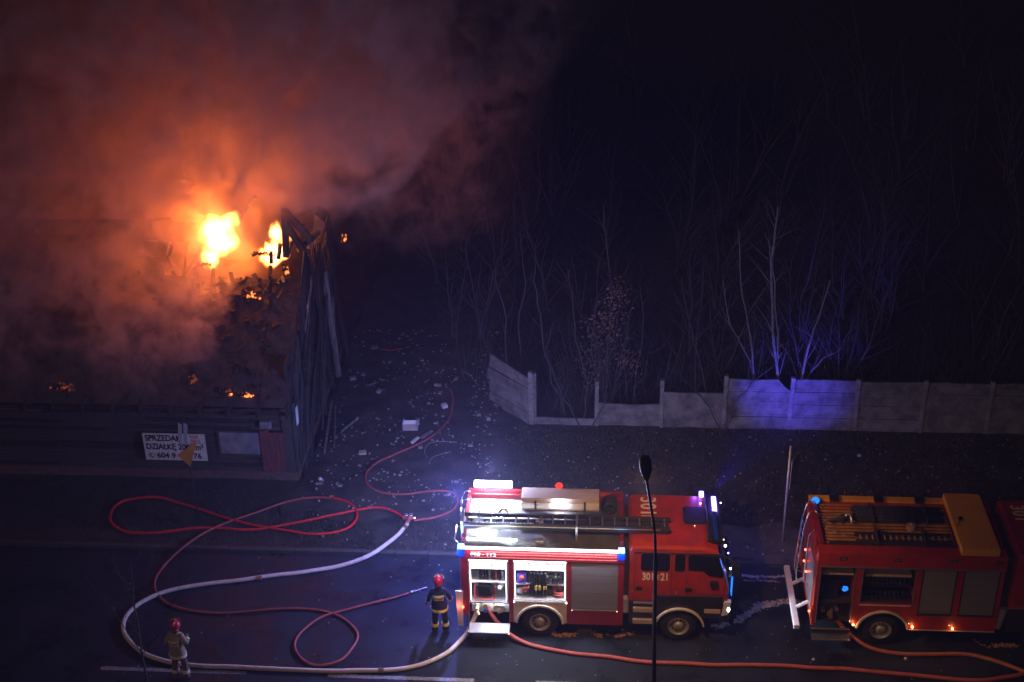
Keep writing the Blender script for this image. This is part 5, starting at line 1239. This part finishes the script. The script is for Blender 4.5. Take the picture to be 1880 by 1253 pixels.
def flame(c, lobes, lab, e, lp):
    f = empty('flame', c, lab, 'flame')
    for off, r, q in lobes:
        o = MB().sph((0, 0, 0), 1.0, n=16).build('flame_tongue', 'flame', f); o.scale = r; o.location = off; o.rotation_euler.y = math.radians(q)
    lamp('POINT', lp, e, (1, .215, .035), f, .4)
    return f
flame((-12.42, 40.9, 6.65), [((.08, 0, .22), (.82, .6, .80), 15), ((-.28, 0, -.42), (.46, .5, .75), 18), ((.36, .1, .62), (.40, .4, .70), 40), ((-.12, .1, .55), (.45, .4, .55), 10)], 'large white hot flame bursting through the roof', 640, (0, -.3, 1.0))
flame((-10.62, 41.0, 6.45), [((-.10, 0, -.18), (.52, .45, .66), 25), ((.10, 0, .36), (.30, .3, .85), 10), ((.35, .1, .0), (.3, .3, .6), 5)], 'smaller flame beside the charred rafters', 190, (0, .1, .5))
# ------------------------------------------------------------------ smoke
m_, t, out = volmat('smoke')
gp = t.nodes.new('ShaderNodeNewGeometry'); sp = t.nodes.new('ShaderNodeSeparateXYZ'); t.links.new(gp.outputs['Position'], sp.inputs[0]); X_, Y_, Z_ = sp.outputs
def nnode(sc, det, off=(0, 0, 0), dist=0., scl=(1, 1, 1)):
    mp = t.nodes.new('ShaderNodeMapping'); mp.inputs['Location'].default_value = off; mp.inputs['Scale'].default_value = scl; t.links.new(gp.outputs['Position'], mp.inputs[0])
    n = t.nodes.new('ShaderNodeTexNoise'); n.inputs['Scale'].default_value = sc; n.inputs['Detail'].default_value = det; n.inputs['Roughness'].default_value = .58; n.inputs['Distortion'].default_value = dist
    t.links.new(mp.outputs[0], n.inputs['Vector']); return n.outputs[0]
big = nnode(.17, 1.0, (3, 1, 7)); fine = nnode(.62, 3.0, (1, 4, 2), .9)
wob = mth(t, 'MULTIPLY', mth(t, 'SUBTRACT', big, .5), 9.)
wobf = mth(t, 'MULTIPLY', mth(t, 'SUBTRACT', fine, .5), 4.6)
ww = mth(t, 'ADD', wob, wobf)
# right edge leans outward with height
edge = sstep(t, Z_, 4.5, 11.5, -4.6, -1.4)
dx = mth(t, 'ADD', mth(t, 'SUBTRACT', X_, edge), ww)
mr = sstep(t, dx, .9, -1.3)
ml = sstep(t, mth(t, 'ADD', mth(t, 'ADD', X_, ww), sstep(t, Z_, 4.5, 9, -5, 0)), -27, -20)
mz = sstep(t, mth(t, 'ADD', Z_, mth(t, 'MULTIPLY', ww, .30)), 2.9, 4.9)
yf = mth(t, 'ADD', mth(t, 'SUBTRACT', Y_, sstep(t, mth(t, 'SUBTRACT', X_, mth(t, 'MULTIPLY', sstep(t, Z_, 7.5, 10), 6)), -12.4, -9.9, 35.8, 46.0)), mth(t, 'MULTIPLY', ww, .3))
mf = sstep(t, yf, 0, 2.2)
mb = sstep(t, Y_, 50, 47.5)
mt_ = sstep(t, Z_, 21.5, 17)
env = mth(t, 'MULTIPLY', mth(t, 'MULTIPLY', mr, ml), mth(t, 'MULTIPLY', mth(t, 'MULTIPLY', mz, mf), mth(t, 'MULTIPLY', mb, mt_)))
vf = nnode(1.5, 2.0, (5, 2, 8), .8)
clump = mth(t, 'MULTIPLY', sstep(t, fine, .42, .60, .12, 1.6), sstep(t, vf, .38, .62, .35, 1.7))
dens = mth(t, 'MULTIPLY', mth(t, 'MULTIPLY', env, clump), .42)
pv = t.nodes.new('ShaderNodeVolumePrincipled'); pv.inputs['Color'].default_value = (.78, .56, .47, 1); pv.inputs['Anisotropy'].default_value = .1
t.links.new(dens, pv.inputs['Density']); t.links.new(pv.outputs[0], out.inputs['Volume']); m_.cycles.volume_step_rate = .19
b = MB().box(-28, 3.2, 35.4, 50.2, 3.0, 21.8); sm = b.build('smoke', 'smoke'); tag(sm, 'thick fire lit smoke rolling up and left from the burning roof', 'smoke', kind='stuff')
# ------------------------------------------------------------------ haze
m_, t, out = volmat('haze')
pv = t.nodes.new('ShaderNodeVolumePrincipled'); pv.inputs['Color'].default_value = (.60, .62, 1, 1); pv.inputs['Density'].default_value = .0023; pv.inputs['Anisotropy'].default_value = .25
t.links.new(pv.outputs[0], out.inputs['Volume'])
hz = MB().box(-310, 310, -160, 610, -1.05, 30).build('haze', 'haze'); tag(hz, 'thin night haze of drifting smoke filling the air', 'haze', kind='stuff')
